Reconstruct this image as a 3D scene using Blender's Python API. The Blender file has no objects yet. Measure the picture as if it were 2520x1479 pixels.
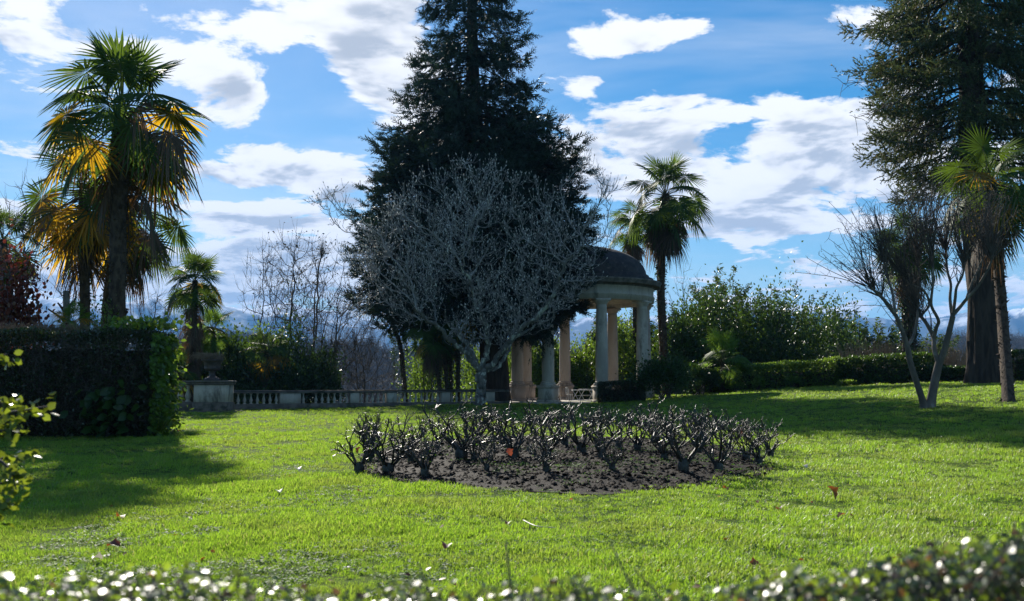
import bpy, math, random
import numpy as np
from mathutils import Vector, Matrix

# ------------------------------------------------------------------ camera, world, sun, exposure
S = bpy.context.scene
COL = S.collection
R = math.radians
CAM_Z = 1.5
PITCH = math.atan(199.5 / 2450.0)
FPX = 2450.0                       # focal length in pixels of a 2520 px wide picture
cam_d = bpy.data.cameras.new('camera')
cam_d.sensor_width = 36.0
cam_d.lens = 36.0 * FPX / 2520.0
cam_d.clip_start = 0.05
cam_d.clip_end = 60000.0
cam_d.dof.use_dof = True
cam_d.dof.focus_distance = 45.0
cam_d.dof.aperture_fstop = 3.6
cam = bpy.data.objects.new('camera', cam_d)
COL.objects.link(cam)
cam.location = (0, 0, CAM_Z)
cam.rotation_euler = (math.pi / 2 + PITCH, 0, 0)
S.camera = cam

SUN_AZ = 20.0                      # degrees to the left of the view direction (+Y)
SUN_EL = 28.5
S.view_settings.view_transform = 'Standard'
S.view_settings.look = 'None'
S.view_settings.exposure = 0.9
S.view_settings.gamma = 1.0
S.cycles.use_denoising = True
S.cycles.max_bounces = 6
S.cycles.diffuse_bounces = 3
S.cycles.glossy_bounces = 2
S.cycles.transmission_bounces = 4
S.cycles.transparent_max_bounces = 4
S.cycles.volume_bounces = 0
S.cycles.sample_clamp_indirect = 4.0
S.cycles.use_adaptive_sampling = True

sun_d = bpy.data.lights.new('sun', 'SUN')
sun_d.energy = 4.9
sun_d.angle = R(0.53)
sun_d.color = (1.0, 0.93, 0.82)
sun = bpy.data.objects.new('sun', sun_d)
COL.objects.link(sun)
sdir = Vector((-math.sin(R(SUN_AZ)) * math.cos(R(SUN_EL)), math.cos(R(SUN_AZ)) * math.cos(R(SUN_EL)), math.sin(R(SUN_EL))))
sun.rotation_euler = (-sdir).to_track_quat('-Z', 'Y').to_euler()
sun.location = (-30, 60, 60)


def pix_dir(px, py):
    """unit-ish world direction (y forward) of a pixel of the 2520 x 1479 photograph"""
    a = (px - 1260.0) / FPX
    u = (739.5 - py) / FPX
    c, s = math.cos(PITCH), math.sin(PITCH)
    return np.array([a, c - u * s, s + u * c])


def P(px, py, D):
    """world point seen at a pixel, D metres in front of the camera along +Y"""
    d = pix_dir(px, py)
    return np.array([0, 0, CAM_Z]) + d * (D / d[1])


world = bpy.data.worlds.new('World')
S.world = world
world.use_nodes = True
wt = world.node_tree
wt.nodes.clear()


class NG:
    """tiny helper for building node graphs"""
    def __init__(self, tree):
        self.t = tree

    def n(self, typ, **kw):
        nd = self.t.nodes.new(typ)
        for k, v in kw.items():
            setattr(nd, k, v)
        return nd

    def put(self, sock, v):
        if hasattr(v, 'is_output'):
            self.t.links.new(v, sock)
        elif v is not None:
            sock.default_value = v

    def m(self, op, a, b=None, c=None, clamp=False):
        nd = self.n('ShaderNodeMath', operation=op, use_clamp=clamp)
        self.put(nd.inputs[0], a)
        if b is not None:
            self.put(nd.inputs[1], b)
        if c is not None:
            self.put(nd.inputs[2], c)
        return nd.outputs[0]

    def v(self, op, a, b=None):
        nd = self.n('ShaderNodeVectorMath', operation=op)
        self.put(nd.inputs[0], a)
        if b is not None:
            self.put(nd.inputs[1], b)
        return nd.outputs['Value'] if op in ('DOT_PRODUCT', 'LENGTH') else nd.outputs[0]

    def noise(self, vec, scale, detail=5, rough=0.55, dist=0.0):
        nd = self.n('ShaderNodeTexNoise')
        if vec is not None:
            self.put(nd.inputs['Vector'], vec)
        nd.inputs['Scale'].default_value = scale
        nd.inputs['Detail'].default_value = detail
        nd.inputs['Roughness'].default_value = rough
        nd.inputs['Distortion'].default_value = dist
        return nd.outputs['Fac']

    def smooth(self, x, lo, hi, a=0.0, b=1.0):
        nd = self.n('ShaderNodeMapRange', interpolation_type='SMOOTHSTEP')
        self.put(nd.inputs[0], x)
        for i, q in ((1, lo), (2, hi), (3, a), (4, b)):
            self.put(nd.inputs[i], q)
        return nd.outputs[0]

    def mix(self, f, a, b, mode='MIX'):
        nd = self.n('ShaderNodeMix', data_type='RGBA', blend_type=mode)
        self.put(nd.inputs[0], f)
        for i, q in ((6, a), (7, b)):
            if isinstance(q, (tuple, list)):
                q = (q[0], q[1], q[2], 1.0)
            self.put(nd.inputs[i], q)
        return nd.outputs[2]


g = NG(wt)
sky = g.n('ShaderNodeTexSky', sky_type='NISHITA', sun_disc=False)
sky.sun_elevation = R(SUN_EL)
sky.sun_rotation = R(-SUN_AZ)
sky.altitude = 200
sky.air_density = 1.0
sky.dust_density = 0.15
sky.ozone_density = 1.6
gen = g.n('ShaderNodeTexCoord').outputs['Generated']
gen = g.v('NORMALIZE', gen)
wt.links.new(g.v('NORMALIZE', g.v('MAXIMUM', gen, (-2.0, -2.0, 0.10))), sky.inputs[0])
sx = g.n('ShaderNodeSeparateXYZ')
wt.links.new(gen, sx.inputs[0])
X, Y, Z = sx.outputs
az = g.m('ARCTAN2', X, Y)
el = g.m('ARCSINE', Z)
# clouds lie on a layer overhead: the direction is projected on to it
inv = g.m('DIVIDE', 1.0, g.m('ADD', g.m('MAXIMUM', Z, 0.0), 0.17))
cv = g.n('ShaderNodeCombineXYZ')
g.put(cv.inputs[0], g.m('MULTIPLY', X, inv))
g.put(cv.inputs[1], g.m('MULTIPLY', Y, inv))
layer = cv.outputs[0]
sh = g.v('ADD', layer, (-0.05, -0.11, 0.0))        # towards the sun on the layer: for the lit rims
ca = g.n('ShaderNodeCombineXYZ')
g.put(ca.inputs[0], az)
g.put(ca.inputs[1], el)
ang = ca.outputs[0]
wob = g.n('ShaderNodeTexNoise')
g.put(wob.inputs['Vector'], layer)
wob.inputs['Scale'].default_value = 2.6
wob.inputs['Detail'].default_value = 4
ang = g.v('ADD', ang, g.v('MULTIPLY', g.v('SUBTRACT', wob.outputs['Color'], (.5, .5, .5)), (.13, .07, 0.0)))


def cloud_noise(vec):
    a = g.noise(vec, 3.1, 9, 0.63, 0.3)
    return g.m('MULTIPLY_ADD', a, 2.0, -0.50)


n0 = cloud_noise(layer)
n1 = g.m('MULTIPLY_ADD', g.noise(sh, 3.1, 4, 0.60, 0.3), 2.0, -0.50)
# cloud banks of the photograph: pixel centre, half sizes in pixels, weight
BANKS = [
    (70, 100, 190, 80, .34), (380, 10, 150, 30, .22), (560, 190, 120, 110, .34), (400, 110, 90, 40, .2), (840, 30, 220, 80, .36), (950, 200, 110, 100, .46), (1330, 5, 110, 30, .26),
    (1550, 75, 110, 55, .32), (1420, 215, 60, 32, .36), (1810, 265, 110, 30, .28), (2080, 330, 170, 70, .30), (1950, 430, 330, 130, .40), (1560, 370, 180, 60, .32), (2150, 80, 80, 40, .2),
    (1800, 60, 420, 26, .10), (720, 380, 210, 60, .22), (640, 455, 260, 50, .34), (60, 380, 110, 50, .2), (620, 545, 230, 30, .34), (560, 615, 280, 26, .36), (60, 600, 140, 70, .22),
    (350, 690, 260, 50, .44), (650, 700, 330, 60, .44), (1650, 470, 200, 60, .2), (1900, 560, 330, 30, .24), (2050, 640, 320, 22, .18), (2150, 740, 400, 50, .26), (900, 560, 240, 40, .16), (780, 640, 240, 40, .2),
    (480, 330, 60, 40, -.16), (250, 560, 130, 60, -.2), (250, 200, 90, 70, -.16), (700, 130, 60, 60, -.16), (1700, 170, 240, 60, -.18), (740, 250, 80, 100, -.22), (1650, 20, 250, 20, -.1), (300, 300, 130, 90, -.1), (1900, 610, 300, 16, -.12), (640, 590, 260, 14, -.16), (760, 510, 160, 18, -.12),
]
bank = None
for (px, py, hx, hy, w) in BANKS:
    d = pix_dir(px, py)
    d = d / np.linalg.norm(d)
    a0, e0 = math.atan2(d[0], d[1]), math.asin(d[2])
    q = g.v('MULTIPLY', g.v('SUBTRACT', ang, (a0, e0, 0.0)), (FPX / hx, FPX / hy, 0.0))
    q = g.m('MULTIPLY', g.v('DOT_PRODUCT', q, q), -0.7)
    q = g.m('MULTIPLY', g.m('EXPONENT', q), w)
    bank = q if bank is None else g.m('ADD', bank, q)
dens = g.m('ADD', n0, bank)
dens1 = g.m('ADD', n1, bank)
alpha = g.smooth(dens, 0.635, 0.80)
thin = g.smooth(g.noise(g.v('MULTIPLY', layer, (0.55, 1.0, 1.0)), 1.5, 5, 0.6, 0.4), 0.42, 0.78, 0.0, 0.42)
thick = g.smooth(dens1, 0.74, 1.08)
relief = g.smooth(g.m('SUBTRACT', n1, n0), -0.16, 0.16)
shade = g.m('ADD', g.m('MULTIPLY', thick, g.m('MULTIPLY_ADD', relief, 0.50, 0.15)), g.m('MULTIPLY', relief, 0.07))
ccol = g.mix(shade, (1.0, 1.0, 1.02), (0.27, 0.33, 0.43))
cam_sky = g.n('ShaderNodeHueSaturation')
cam_sky.inputs['Saturation'].default_value = 1.6
cam_sky.inputs['Value'].default_value = 1.18
wt.links.new(sky.outputs[0], cam_sky.inputs['Color'])
SKY_STRENGTH = 0.05
CLOUD = 0.64 / SKY_STRENGTH
ccol = g.mix(1.0, ccol, (CLOUD, CLOUD, CLOUD), 'MULTIPLY')
low = g.smooth(Z, 0.0, 0.02)
cover = g.m('MULTIPLY', g.m('MAXIMUM', alpha, thin), low)
skyc = g.mix(cover, cam_sky.outputs[0], ccol)
bg = g.n('ShaderNodeBackground')
wt.links.new(skyc, bg.inputs[0])
bg.inputs[1].default_value = SKY_STRENGTH
wo = g.n('ShaderNodeOutputWorld')
wt.links.new(bg.outputs[0], wo.inputs[0])
world.cycles.sampling_method = 'MANUAL'
world.cycles.sample_map_resolution = 512

# ------------------------------------------------------------------ helpers
rng = np.random.default_rng(7)
UP = np.array([0.0, 0.0, 1.0])


def nrm(a):
    a = np.asarray(a, float)
    return a / np.maximum(np.linalg.norm(a, axis=-1, keepdims=True), 1e-9)


def sstep(x):
    x = np.clip(x, 0, 1)
    return x * x * (3 - 2 * x)


def hash_noise(x, y, seed=0):
    """smooth value noise on numpy arrays, 0..1"""
    x = np.asarray(x, float)
    y = np.asarray(y, float)
    xi, yi = np.floor(x).astype(np.int64), np.floor(y).astype(np.int64)
    xf, yf = x - xi, y - yi
    u, v = xf * xf * (3 - 2 * xf), yf * yf * (3 - 2 * yf)

    def h(a, b):
        q = (a * 374761393 + b * 668265263 + seed * 982451653) & 0xFFFFFFFF
        q = ((q ^ (q >> 13)) * 1274126177) & 0xFFFFFFFF
        return ((q ^ (q >> 16)) & 0xFFFF) / 65535.0
    a, b, c, d = h(xi, yi), h(xi + 1, yi), h(xi, yi + 1), h(xi + 1, yi + 1)
    return (a * (1 - u) + b * u) * (1 - v) + (c * (1 - u) + d * u) * v


def fbm(x, y, oct=5, seed=0, gain=0.5):
    s, a, t = 0, 1.0, 0
    for i in range(oct):
        s = s + a * hash_noise(x * 2 ** i, y * 2 ** i, seed + i)
        t += a
        a *= gain
    return s / t


class MB:
    """collects arrays of vertices and faces, links them as ONE mesh"""
    def __init__(self):
        self.V, self.F, self.M, self.n = [], [], [], 0

    def add(self, V, F, mi=0):
        V = np.asarray(V, float).reshape(-1, 3)
        F = np.asarray(F, np.int64)
        self.V.append(V)
        self.F.append(F + self.n)
        self.M.append(np.full(len(F), mi, np.int32))
        self.n += len(V)
        return self

    def mesh(self, name, mats, smooth=False, origin=None):
        V = np.concatenate(self.V)
        if origin is not None:
            V = V - np.asarray(origin, float)
        me = bpy.data.meshes.new(name)
        me.vertices.add(len(V))
        me.vertices.foreach_set('co', V.astype(np.float32).ravel())
        sizes = np.concatenate([np.full(len(f), f.shape[1], np.int64) for f in self.F])
        loops = np.concatenate([f.ravel() for f in self.F])
        starts = np.concatenate([[0], np.cumsum(sizes)[:-1]])
        me.loops.add(len(loops))
        me.loops.foreach_set('vertex_index', loops.astype(np.int32))
        me.polygons.add(len(sizes))
        me.polygons.foreach_set('loop_start', starts.astype(np.int32))
        me.polygons.foreach_set('material_index', np.concatenate(self.M))
        if smooth:
            me.polygons.foreach_set('use_smooth', np.ones(len(sizes), bool))
        me.update(calc_edges=True)
        for m in (mats if isinstance(mats, (list, tuple)) else [mats]):
            me.materials.append(m)
        return me

    def build(self, name, mats, parent=None, smooth=False, origin=None):
        return link(name, self.mesh(name, mats, smooth, origin), parent)


def link(name, data, parent=None, loc=None, rot=None, scale=None):
    o = bpy.data.objects.new(name, data)
    COL.objects.link(o)
    if parent is not None:
        o.parent = parent
    if loc is not None:
        o.location = loc
    if rot is not None:
        o.rotation_euler = rot
    if scale is not None:
        o.scale = (scale,) * 3 if np.isscalar(scale) else scale
    return o


def tag(o, label=None, cat=None, group=None, kind=None):
    for k, v in (('label', label), ('category', cat), ('group', group), ('kind', kind)):
        if v:
            o[k] = v
    return o


def thing(name, label, cat, loc=(0, 0, 0), group=None, rz=0.0):
    o = link(name, None, None, loc, (0, 0, rz))
    o.empty_display_size = 0.2
    return tag(o, label, cat, group)


def copy_tree(o, parent=None):
    c = o.copy()
    COL.objects.link(c)
    c.parent = parent
    for ch in o.children:
        copy_tree(ch, c)
    return c


# ---- geometry
def frames(T):
    ref = np.where(np.abs(T[..., 2:3]) > 0.9, np.array([1.0, 0, 0]), UP)
    A = nrm(np.cross(T, ref))
    return A, np.cross(T, A)


def tubes(Pt, Rd, sides=5, cap=False):
    """Pt (m,n,3) centre lines, Rd (m,n) radii -> V,F of m tubes"""
    Pt = np.asarray(Pt, float)
    Rd = np.asarray(Rd, float)
    m, n, _ = Pt.shape
    T = np.empty_like(Pt)
    T[:, 1:-1] = Pt[:, 2:] - Pt[:, :-2]
    T[:, 0] = Pt[:, 1] - Pt[:, 0]
    T[:, -1] = Pt[:, -1] - Pt[:, -2]
    T = nrm(T)
    T0 = nrm(Pt[:, -1] - Pt[:, 0] + 1e-9)
    A, B = frames(T0)
    A = nrm(A[:, None] - T * np.sum(A[:, None] * T, -1, keepdims=True))
    B = np.cross(T, A)
    th = np.arange(sides) * 2 * np.pi / sides
    V = Pt[:, :, None] + Rd[:, :, None, None] * (np.cos(th)[:, None] * A[:, :, None] + np.sin(th)[:, None] * B[:, :, None])
    idx = np.arange(m * n * sides).reshape(m, n, sides)
    a = idx[:, :-1]
    b = idx[:, 1:]
    F = np.stack([a, np.roll(a, -1, 2), np.roll(b, -1, 2), b], -1).reshape(-1, 4)
    return V.reshape(-1, 3), F


def tube(pts, rad, sides=8, bump=0.0, seed=1, fq=2.0):
    pts = np.asarray(pts, float)
    V, F = tubes(pts[None], np.asarray(rad, float)[None], sides)
    if bump:
        n = len(pts)
        V = V.reshape(n, sides, 3)
        k = np.arange(sides) / sides
        s = np.concatenate([[0], np.cumsum(np.linalg.norm(np.diff(pts, axis=0), axis=1))])
        w = 1 + bump * (2 * hash_noise((np.cos(k * 6.283) * fq)[None] + 7 + s[:, None] * 0.15, (np.sin(k * 6.283) * fq)[None] + s[:, None] * 0.9, seed) - 1)
        V = pts[:, None] + (V - pts[:, None]) * w[..., None]
        V = V.reshape(-1, 3)
    return V, F


def spline(pts, n):
    """Catmull-Rom resample of control points"""
    p = np.asarray(pts, float)
    p = np.vstack([2 * p[0] - p[1], p, 2 * p[-1] - p[-2]])
    t = np.linspace(0, len(p) - 3 - 1e-6, n)
    i = t.astype(int)
    u = (t - i)[:, None]
    a, b, c, d = p[i], p[i + 1], p[i + 2], p[i + 3]
    return 0.5 * (2 * b + (c - a) * u + (2 * a - 5 * b + 4 * c - d) * u ** 2 + (3 * b - 3 * c + d - a) * u ** 3)


def box(c, s, rz=0.0, taper=1.0, bev=0.0):
    """box with optional bevelled edges; c = centre of the base, s = size"""
    hx, hy, h = s[0] / 2, s[1] / 2, s[2]
    if bev <= 0:
        lev = [(0, 0), (h, 0)]
    else:
        lev = [(0, bev), (bev, 0), (h - bev, 0), (h, bev)]
    V = []
    for z, ins in lev:
        k = 1 + (taper - 1) * z / h
        x, y, b = (hx - ins) * k, (hy - ins) * k, bev
        if bev <= 0:
            V += [(-x, -y, z), (x, -y, z), (x, y, z), (-x, y, z)]
        else:
            V += [(-x + b, -y, z), (x - b, -y, z), (x, -y + b, z), (x, y - b, z), (x - b, y, z), (-x + b, y, z), (-x, y - b, z), (-x, -y + b, z)]
    n = 4 if bev <= 0 else 8
    V = np.array(V)
    F = [[i * n + j, i * n + (j + 1) % n, (i + 1) * n + (j + 1) % n, (i + 1) * n + j] for i in range(len(lev) - 1) for j in range(n)]
    ca, sa = math.cos(rz), math.sin(rz)
    V = V @ np.array([[ca, sa, 0], [-sa, ca, 0], [0, 0, 1]]) + np.asarray(c, float)
    caps = [list(range(n))[::-1], [(len(lev) - 1) * n + j for j in range(n)]]
    return V, np.array(F), np.array(caps)


def add_box(mb, c, s, rz=0.0, taper=1.0, bev=0.0, mi=0):
    V, F, C = box(c, s, rz, taper, bev)
    k = mb.n
    mb.add(V, F, mi)
    mb.F.append(C + k)
    mb.M.append(np.full(2, mi, np.int32))


def lathe(prof, sides=24, c=(0, 0, 0), squash=None):
    """prof: list of (r, z)"""
    prof = np.asarray(prof, float)
    th = np.arange(sides) * 2 * np.pi / sides
    V = np.stack([prof[:, :1] * np.cos(th), prof[:, :1] * np.sin(th), np.repeat(prof[:, 1:], sides, 1)], -1)
    idx = np.arange(len(prof) * sides).reshape(len(prof), sides)
    a, b = idx[:-1], idx[1:]
    F = np.stack([a, np.roll(a, -1, 1), np.roll(b, -1, 1), b], -1).reshape(-1, 4)
    return V.reshape(-1, 3) + np.asarray(c, float), F


def scatter(mb, Pt, fwd, size, T, TF, roll=None, mi=0, flat=None, up=UP):
    """stamp the template T (k,3), TF faces at points; +Y of the template runs along fwd.
    flat: 0..1, how far the template's normal (+Z) is turned up"""
    Pt = np.asarray(Pt, float)
    n = len(Pt)
    y = nrm(fwd)
    r = nrm(rng.normal(size=(n, 3)))
    if flat is not None:
        r = nrm(r * (1 - flat) + up * flat)
        z = nrm(r - y * np.sum(r * y, -1, keepdims=True))
        x = np.cross(y, z)
    else:
        x = nrm(np.cross(y, r))
        z = np.cross(x, y)
    s = (np.ones(n) * size)[:, None, None]
    V = Pt[:, None] + s * (T[None, :, 0:1] * x[:, None] + T[None, :, 1:2] * y[:, None] + T[None, :, 2:3] * z[:, None])
    k = len(T)
    for tf in (TF if isinstance(TF, list) else [TF]):
        F = (np.asarray(tf)[None] + (np.arange(n) * k)[:, None, None]).reshape(-1, np.asarray(tf).shape[1])
        if tf is (TF[0] if isinstance(TF, list) else TF):
            base = mb.n
            mb.add(V.reshape(-1, 3), F, mi)
        else:
            mb.F.append(F + base)
            mb.M.append(np.full(len(F), mi, np.int32))


LEAF = (np.array([[0, 0, 0], [-.27, .45, .07], [.27, .45, .07], [0, 1, -.05]]), np.array([[0, 2, 3], [0, 3, 1]]))
NARROW = (np.array([[0, 0, 0], [-.10, .35, .03], [.10, .35, .03], [0, 1, -.12]]), np.array([[0, 2, 3], [0, 3, 1]]))
BROAD = (np.array([[0, 0, 0], [-.30, .25, .05], [-.36, .6, .06], [0, 1, -.06], [.36, .6, .06], [.30, .25, .05], [0, .5, 0]]),
         np.array([[0, 6, 1], [1, 6, 2], [2, 6, 3], [3, 6, 4], [4, 6, 5], [5, 6, 0]]))


def make_spray(n=7, droop=0.3, w=0.42, seed=3):
    """flat feathery conifer spray: an axis with narrow side lobes, sagging at the tip"""
    q = np.random.default_rng(seed)
    V, F = [], []

    def sag(x, y, z):
        return [x, y, z - droop * y * y]
    for i in range(n):
        t = (i + .3) / n
        for s in (-1, 1):
            L = w * (1 - t * .75) * q.uniform(.7, 1.25)
            a = q.uniform(.55, .95)
            b = len(V)
            e = .055 * (1.2 - t)
            V += [sag(0, t - e, 0), sag(0, t + e, 0), sag(s * L * math.sin(a), t + L * math.cos(a), -.10 * L + q.normal() * .05),
                  sag(s * L * .5 * math.sin(a) + .0, t + L * .5 * math.cos(a) + e * 1.3, q.normal() * .03)]
            F += [[b, b + 2, b + 3], [b, b + 3, b + 1]]
    b = len(V)
    V += [sag(-.035, 0, 0), sag(.035, 0, 0), sag(0, 1.12, 0)]
    F += [[b, b + 1, b + 2]]
    return np.array(V), np.array(F)


SPRAY = make_spray()


def make_sprig(n=9, seed=5):
    """spruce branchlet: short needle tufts all round an axis"""
    q = np.random.default_rng(seed)
    V, F = [], []
    for i in range(n):
        t = i / n
        a = q.uniform(0, 6.283)
        L = q.uniform(.16, .30) * (1.15 - .5 * t)
        d = np.array([math.cos(a) * .8, .62, math.sin(a) * .8])
        side = nrm(np.cross(d, q.normal(size=3))) * .055
        b = len(V)
        o = np.array([0, t, 0])
        V += list(np.array([o - side, o + side, o + d * L]))
        F += [[b, b + 1, b + 2]]
    b = len(V)
    V += [[-.06, 0, 0], [.06, 0, 0], [0, 1.1, 0]]
    F += [[b, b + 1, b + 2]]
    return np.array(V, float), np.array(F)


SPRIG = make_sprig()


def colonize(seeds, parents, attr, step, infl, kill, iters=140, bias=(0, 0, 0.05), jit=0.12, q=None):
    """space colonisation: branches grow from seed nodes towards attractor points"""
    q = q or rng
    N = [np.array(p, float) for p in seeds]
    par = list(parents)
    attr = np.asarray(attr, float)
    best = np.full(len(attr), 1e9)
    who = np.zeros(len(attr), int)
    alive = np.ones(len(attr), bool)
    new0 = 0
    bias = np.asarray(bias, float)
    for it in range(iters):
        new = np.array(N[new0:])
        if len(new) == 0:
            break
        D = np.linalg.norm(attr[:, None] - new[None], axis=2)
        j = D.argmin(1)
        dm = D[np.arange(len(attr)), j]
        up = dm < best
        best[up] = dm[up]
        who[up] = j[up] + new0
        alive &= best > kill
        new0 = len(N)
        act = alive & (best < infl)
        if not act.any():
            if not alive.any():
                break
            act = alive & (best < best[alive].min() + step)
        dirs = nrm(attr[act] - np.array(N)[who[act]])
        ids = who[act]
        u, invx = np.unique(ids, return_inverse=True)
        acc = np.zeros((len(u), 3))
        np.add.at(acc, invx, dirs)
        acc = nrm(nrm(acc) + bias + q.normal(size=acc.shape) * jit)
        for k, i in enumerate(u):
            N.append(N[i] + acc[k] * step)
            par.append(int(i))
    return np.array(N), np.array(par)


def pipe_radii(par, r0, e=2.4, rmin=None):
    n = len(par)
    acc = np.zeros(n)
    for i in range(n - 1, 0, -1):
        if acc[i] == 0:
            acc[i] = r0 ** e
        if par[i] >= 0:
            acc[par[i]] += acc[i]
    acc[0] = max(acc[0], r0 ** e)
    return acc ** (1 / e)


def skeleton_tubes(mb, N, par, rad, sides=5, mi=0, fix=None):
    i = np.where(par >= 0)[0]
    a, b = N[par[i]], N[i]
    ra = np.minimum(rad[par[i]], rad[i] * 1.35)
    ext = (b - a) * 0.06
    V, F = tubes(np.stack([a - ext, b + ext], 1), np.stack([ra, rad[i]], 1), sides)
    mb.add(V, F, mi)


# ---- materials
def new_mat(name):
    m = bpy.data.materials.new(name)
    m.use_nodes = True
    m.node_tree.nodes.clear()
    return m, NG(m.node_tree)


def finish(m, q, shader):
    o = q.n('ShaderNodeOutputMaterial')
    m.node_tree.links.new(shader, o.inputs[0])
    return m


def principled(q, col, rough=0.6, spec=0.4, normal=None):
    b = q.n('ShaderNodeBsdfPrincipled')
    q.put(b.inputs['Base Color'], col if hasattr(col, 'is_output') else (*col, 1.0))
    q.put(b.inputs['Roughness'], rough)
    b.inputs['Specular IOR Level'].default_value = spec
    if normal is not None:
        q.put(b.inputs['Normal'], normal)
    return b.outputs[0]


def leaf_mat(name, col, tcol=None, trans=0.45, rough=0.4, var=0.5, alt=None, alt_p=0.0, spec=0.5, patch=None):
    """leaf: glossy face plus light shining through; every leaf its own tint; a share alt_p in another colour"""
    m, q = new_mat(name)
    rnd = q.n('ShaderNodeNewGeometry').outputs['Random Per Island']
    k = q.m('MULTIPLY_ADD', rnd, 2 * var, 1 - var)
    cc = q.n('ShaderNodeCombineColor')
    for i in range(3):
        q.put(cc.inputs[i], k)
    tcol = tcol or (col[0] * 2.6, col[1] * 2.3, col[2] * .8)
    c1, c2 = col, tcol
    if alt:
        r2 = q.m('FRACT', q.m('MULTIPLY', rnd, 17.31))
        f = q.m('LESS_THAN', r2, alt_p)
        c1 = q.mix(f, col, alt)
        c2 = q.mix(f, tcol, tuple(min(1, x * 2.2) for x in alt))
    if patch:                                   # drier or mossier patches over the ground
        pos = q.n('ShaderNodeNewGeometry').outputs['Position']
        f = q.smooth(q.noise(pos, .55, 5, .65), .42, .72, 0.0, .75)
        c1 = q.mix(f, c1, patch)
        c2 = q.mix(f, c2, tuple(x * 2.6 for x in patch))
    a = q.mix(1.0, cc.outputs[0], c1, 'MULTIPLY')
    b = q.mix(1.0, cc.outputs[0], c2, 'MULTIPLY')
    pr = principled(q, a, rough, spec)
    tr = q.n('ShaderNodeBsdfTranslucent')
    q.put(tr.inputs[0], b)
    mx = q.n('ShaderNodeMixShader')
    mx.inputs[0].default_value = trans
    m.node_tree.links.new(pr, mx.inputs[1])
    m.node_tree.links.new(tr.outputs[0], mx.inputs[2])
    return finish(m, q, mx.outputs[0])


def surf_mat(name, c1, c2, scale=3.0, rough=0.8, bump=0.3, bscale=20.0, c3=None, s3=1.0, lo3=.55, hi3=.68, stretch=(1, 1, 1), spec=0.3, dist=0.02):
    """two-tone noisy surface with fine relief and an optional third colour in patches (stains, lichen, moss)"""
    m, q = new_mat(name)
    co = q.n('ShaderNodeTexCoord').outputs['Object']
    co = q.v('MULTIPLY', co, stretch)
    f = q.smooth(q.noise(co, scale, 5, .6), .35, .65)
    c = q.mix(f, c1, c2)
    if c3:
        c = q.mix(q.smooth(q.noise(co, s3, 5, .65, .3), lo3, hi3), c, c3)
    nb = None
    if bump:
        b = q.n('ShaderNodeBump')
        b.inputs['Strength'].default_value = bump
        b.inputs['Distance'].default_value = dist
        q.put(b.inputs['Height'], q.noise(co, bscale, 4, .6))
        nb = b.outputs[0]
    return finish(m, q, principled(q, c, rough, spec, nb))


M = {}
M['lawn_soil'] = surf_mat('lawn_soil', (.045, .075, .012), (.075, .115, .02), 1.3, .95, .6, 30, (.05, .05, .018), .5, .55, .75, spec=.03)
M['grass'] = leaf_mat('grass', (.062, .128, .014), (.30, .48, .03), .57, .40, .42, (.18, .18, .05), .08, patch=(.115, .135, .022))
M['weed'] = leaf_mat('weed', (.05, .12, .025), (.14, .28, .03), .35, .6, .4, spec=.12)
M['valley'] = surf_mat('valley', (.05, .06, .025), (.08, .075, .045), .01, .95, 0)
M['hill'] = surf_mat('hill', (.055, .05, .04), (.075, .068, .05), .006, .95, 0)
M['soil'] = surf_mat('soil', (.009, .007, .005), (.020, .015, .011), 6, .85, 1.0, 30, (.045, .038, .03), 9, .6, .75, spec=.12)
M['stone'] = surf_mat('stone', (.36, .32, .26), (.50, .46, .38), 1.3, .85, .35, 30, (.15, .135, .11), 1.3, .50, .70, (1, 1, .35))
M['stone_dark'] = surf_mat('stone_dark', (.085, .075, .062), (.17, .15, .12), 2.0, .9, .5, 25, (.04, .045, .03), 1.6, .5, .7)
M['stone_pink'] = surf_mat('stone_pink', (.36, .285, .235), (.43, .36, .30), 1.0, .85, .3, 30, (.20, .16, .13), 1.5, .50, .70, (1, 1, .28))
M['dome'] = surf_mat('dome', (.022, .022, .024), (.045, .042, .04), 2.5, .75, .4, 16, (.11, .09, .075), 5, .6, .72)
M['iron'] = surf_mat('iron', (.05, .045, .045), (.09, .07, .065), 6, .6, .3, 40)
M['white_metal'] = surf_mat('white_metal', (.55, .55, .53), (.7, .7, .68), 6, .45, .1, 40)
M['bark_dark'] = surf_mat('bark_dark', (.030, .022, .017), (.065, .048, .036), 5, .95, .9, 9, stretch=(1, 1, .18), dist=.06)
M['bark_grey'] = surf_mat('bark_grey', (.12, .10, .085), (.20, .175, .15), 4, .9, .6, 20, (.26, .27, .20), 2.2, .52, .64, (1, 1, .5))
M['bark_lichen'] = surf_mat('bark_lichen', (.085, .078, .068), (.17, .16, .135), 4, .9, .7, 22, (.40, .41, .33), 3.2, .52, .62, (1, 1, .6))
M['bark_tan'] = surf_mat('bark_tan', (.085, .07, .056), (.15, .125, .095), 3, .85, .7, 18, (.27, .25, .20), 2.0, .55, .66, (1, 1, .4))
M['twig'] = surf_mat('twig', (.055, .045, .038), (.10, .085, .07), 3, .85, 0)
M['twig_grey'] = surf_mat('twig_grey', (.20, .19, .175), (.31, .295, .275), 3, .7, 0, spec=.4)
M['rose_cane'] = surf_mat('rose_cane', (.016, .014, .011), (.048, .042, .030), 9, .40, .3, 40, spec=.4)
M['dry'] = surf_mat('dry', (.16, .115, .075), (.26, .20, .13), 5, .9, 0)
M['palm_trunk'] = surf_mat('palm_trunk', (.035, .025, .018), (.085, .062, .042), 7, .95, .9, 14, (.17, .13, .09), 5, .62, .74, (1, 1, .5), dist=.05)
M['cedar'] = leaf_mat('cedar', (.015, .030, .018), (.025, .05, .018), .14, .55, .45, spec=.3)
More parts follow.
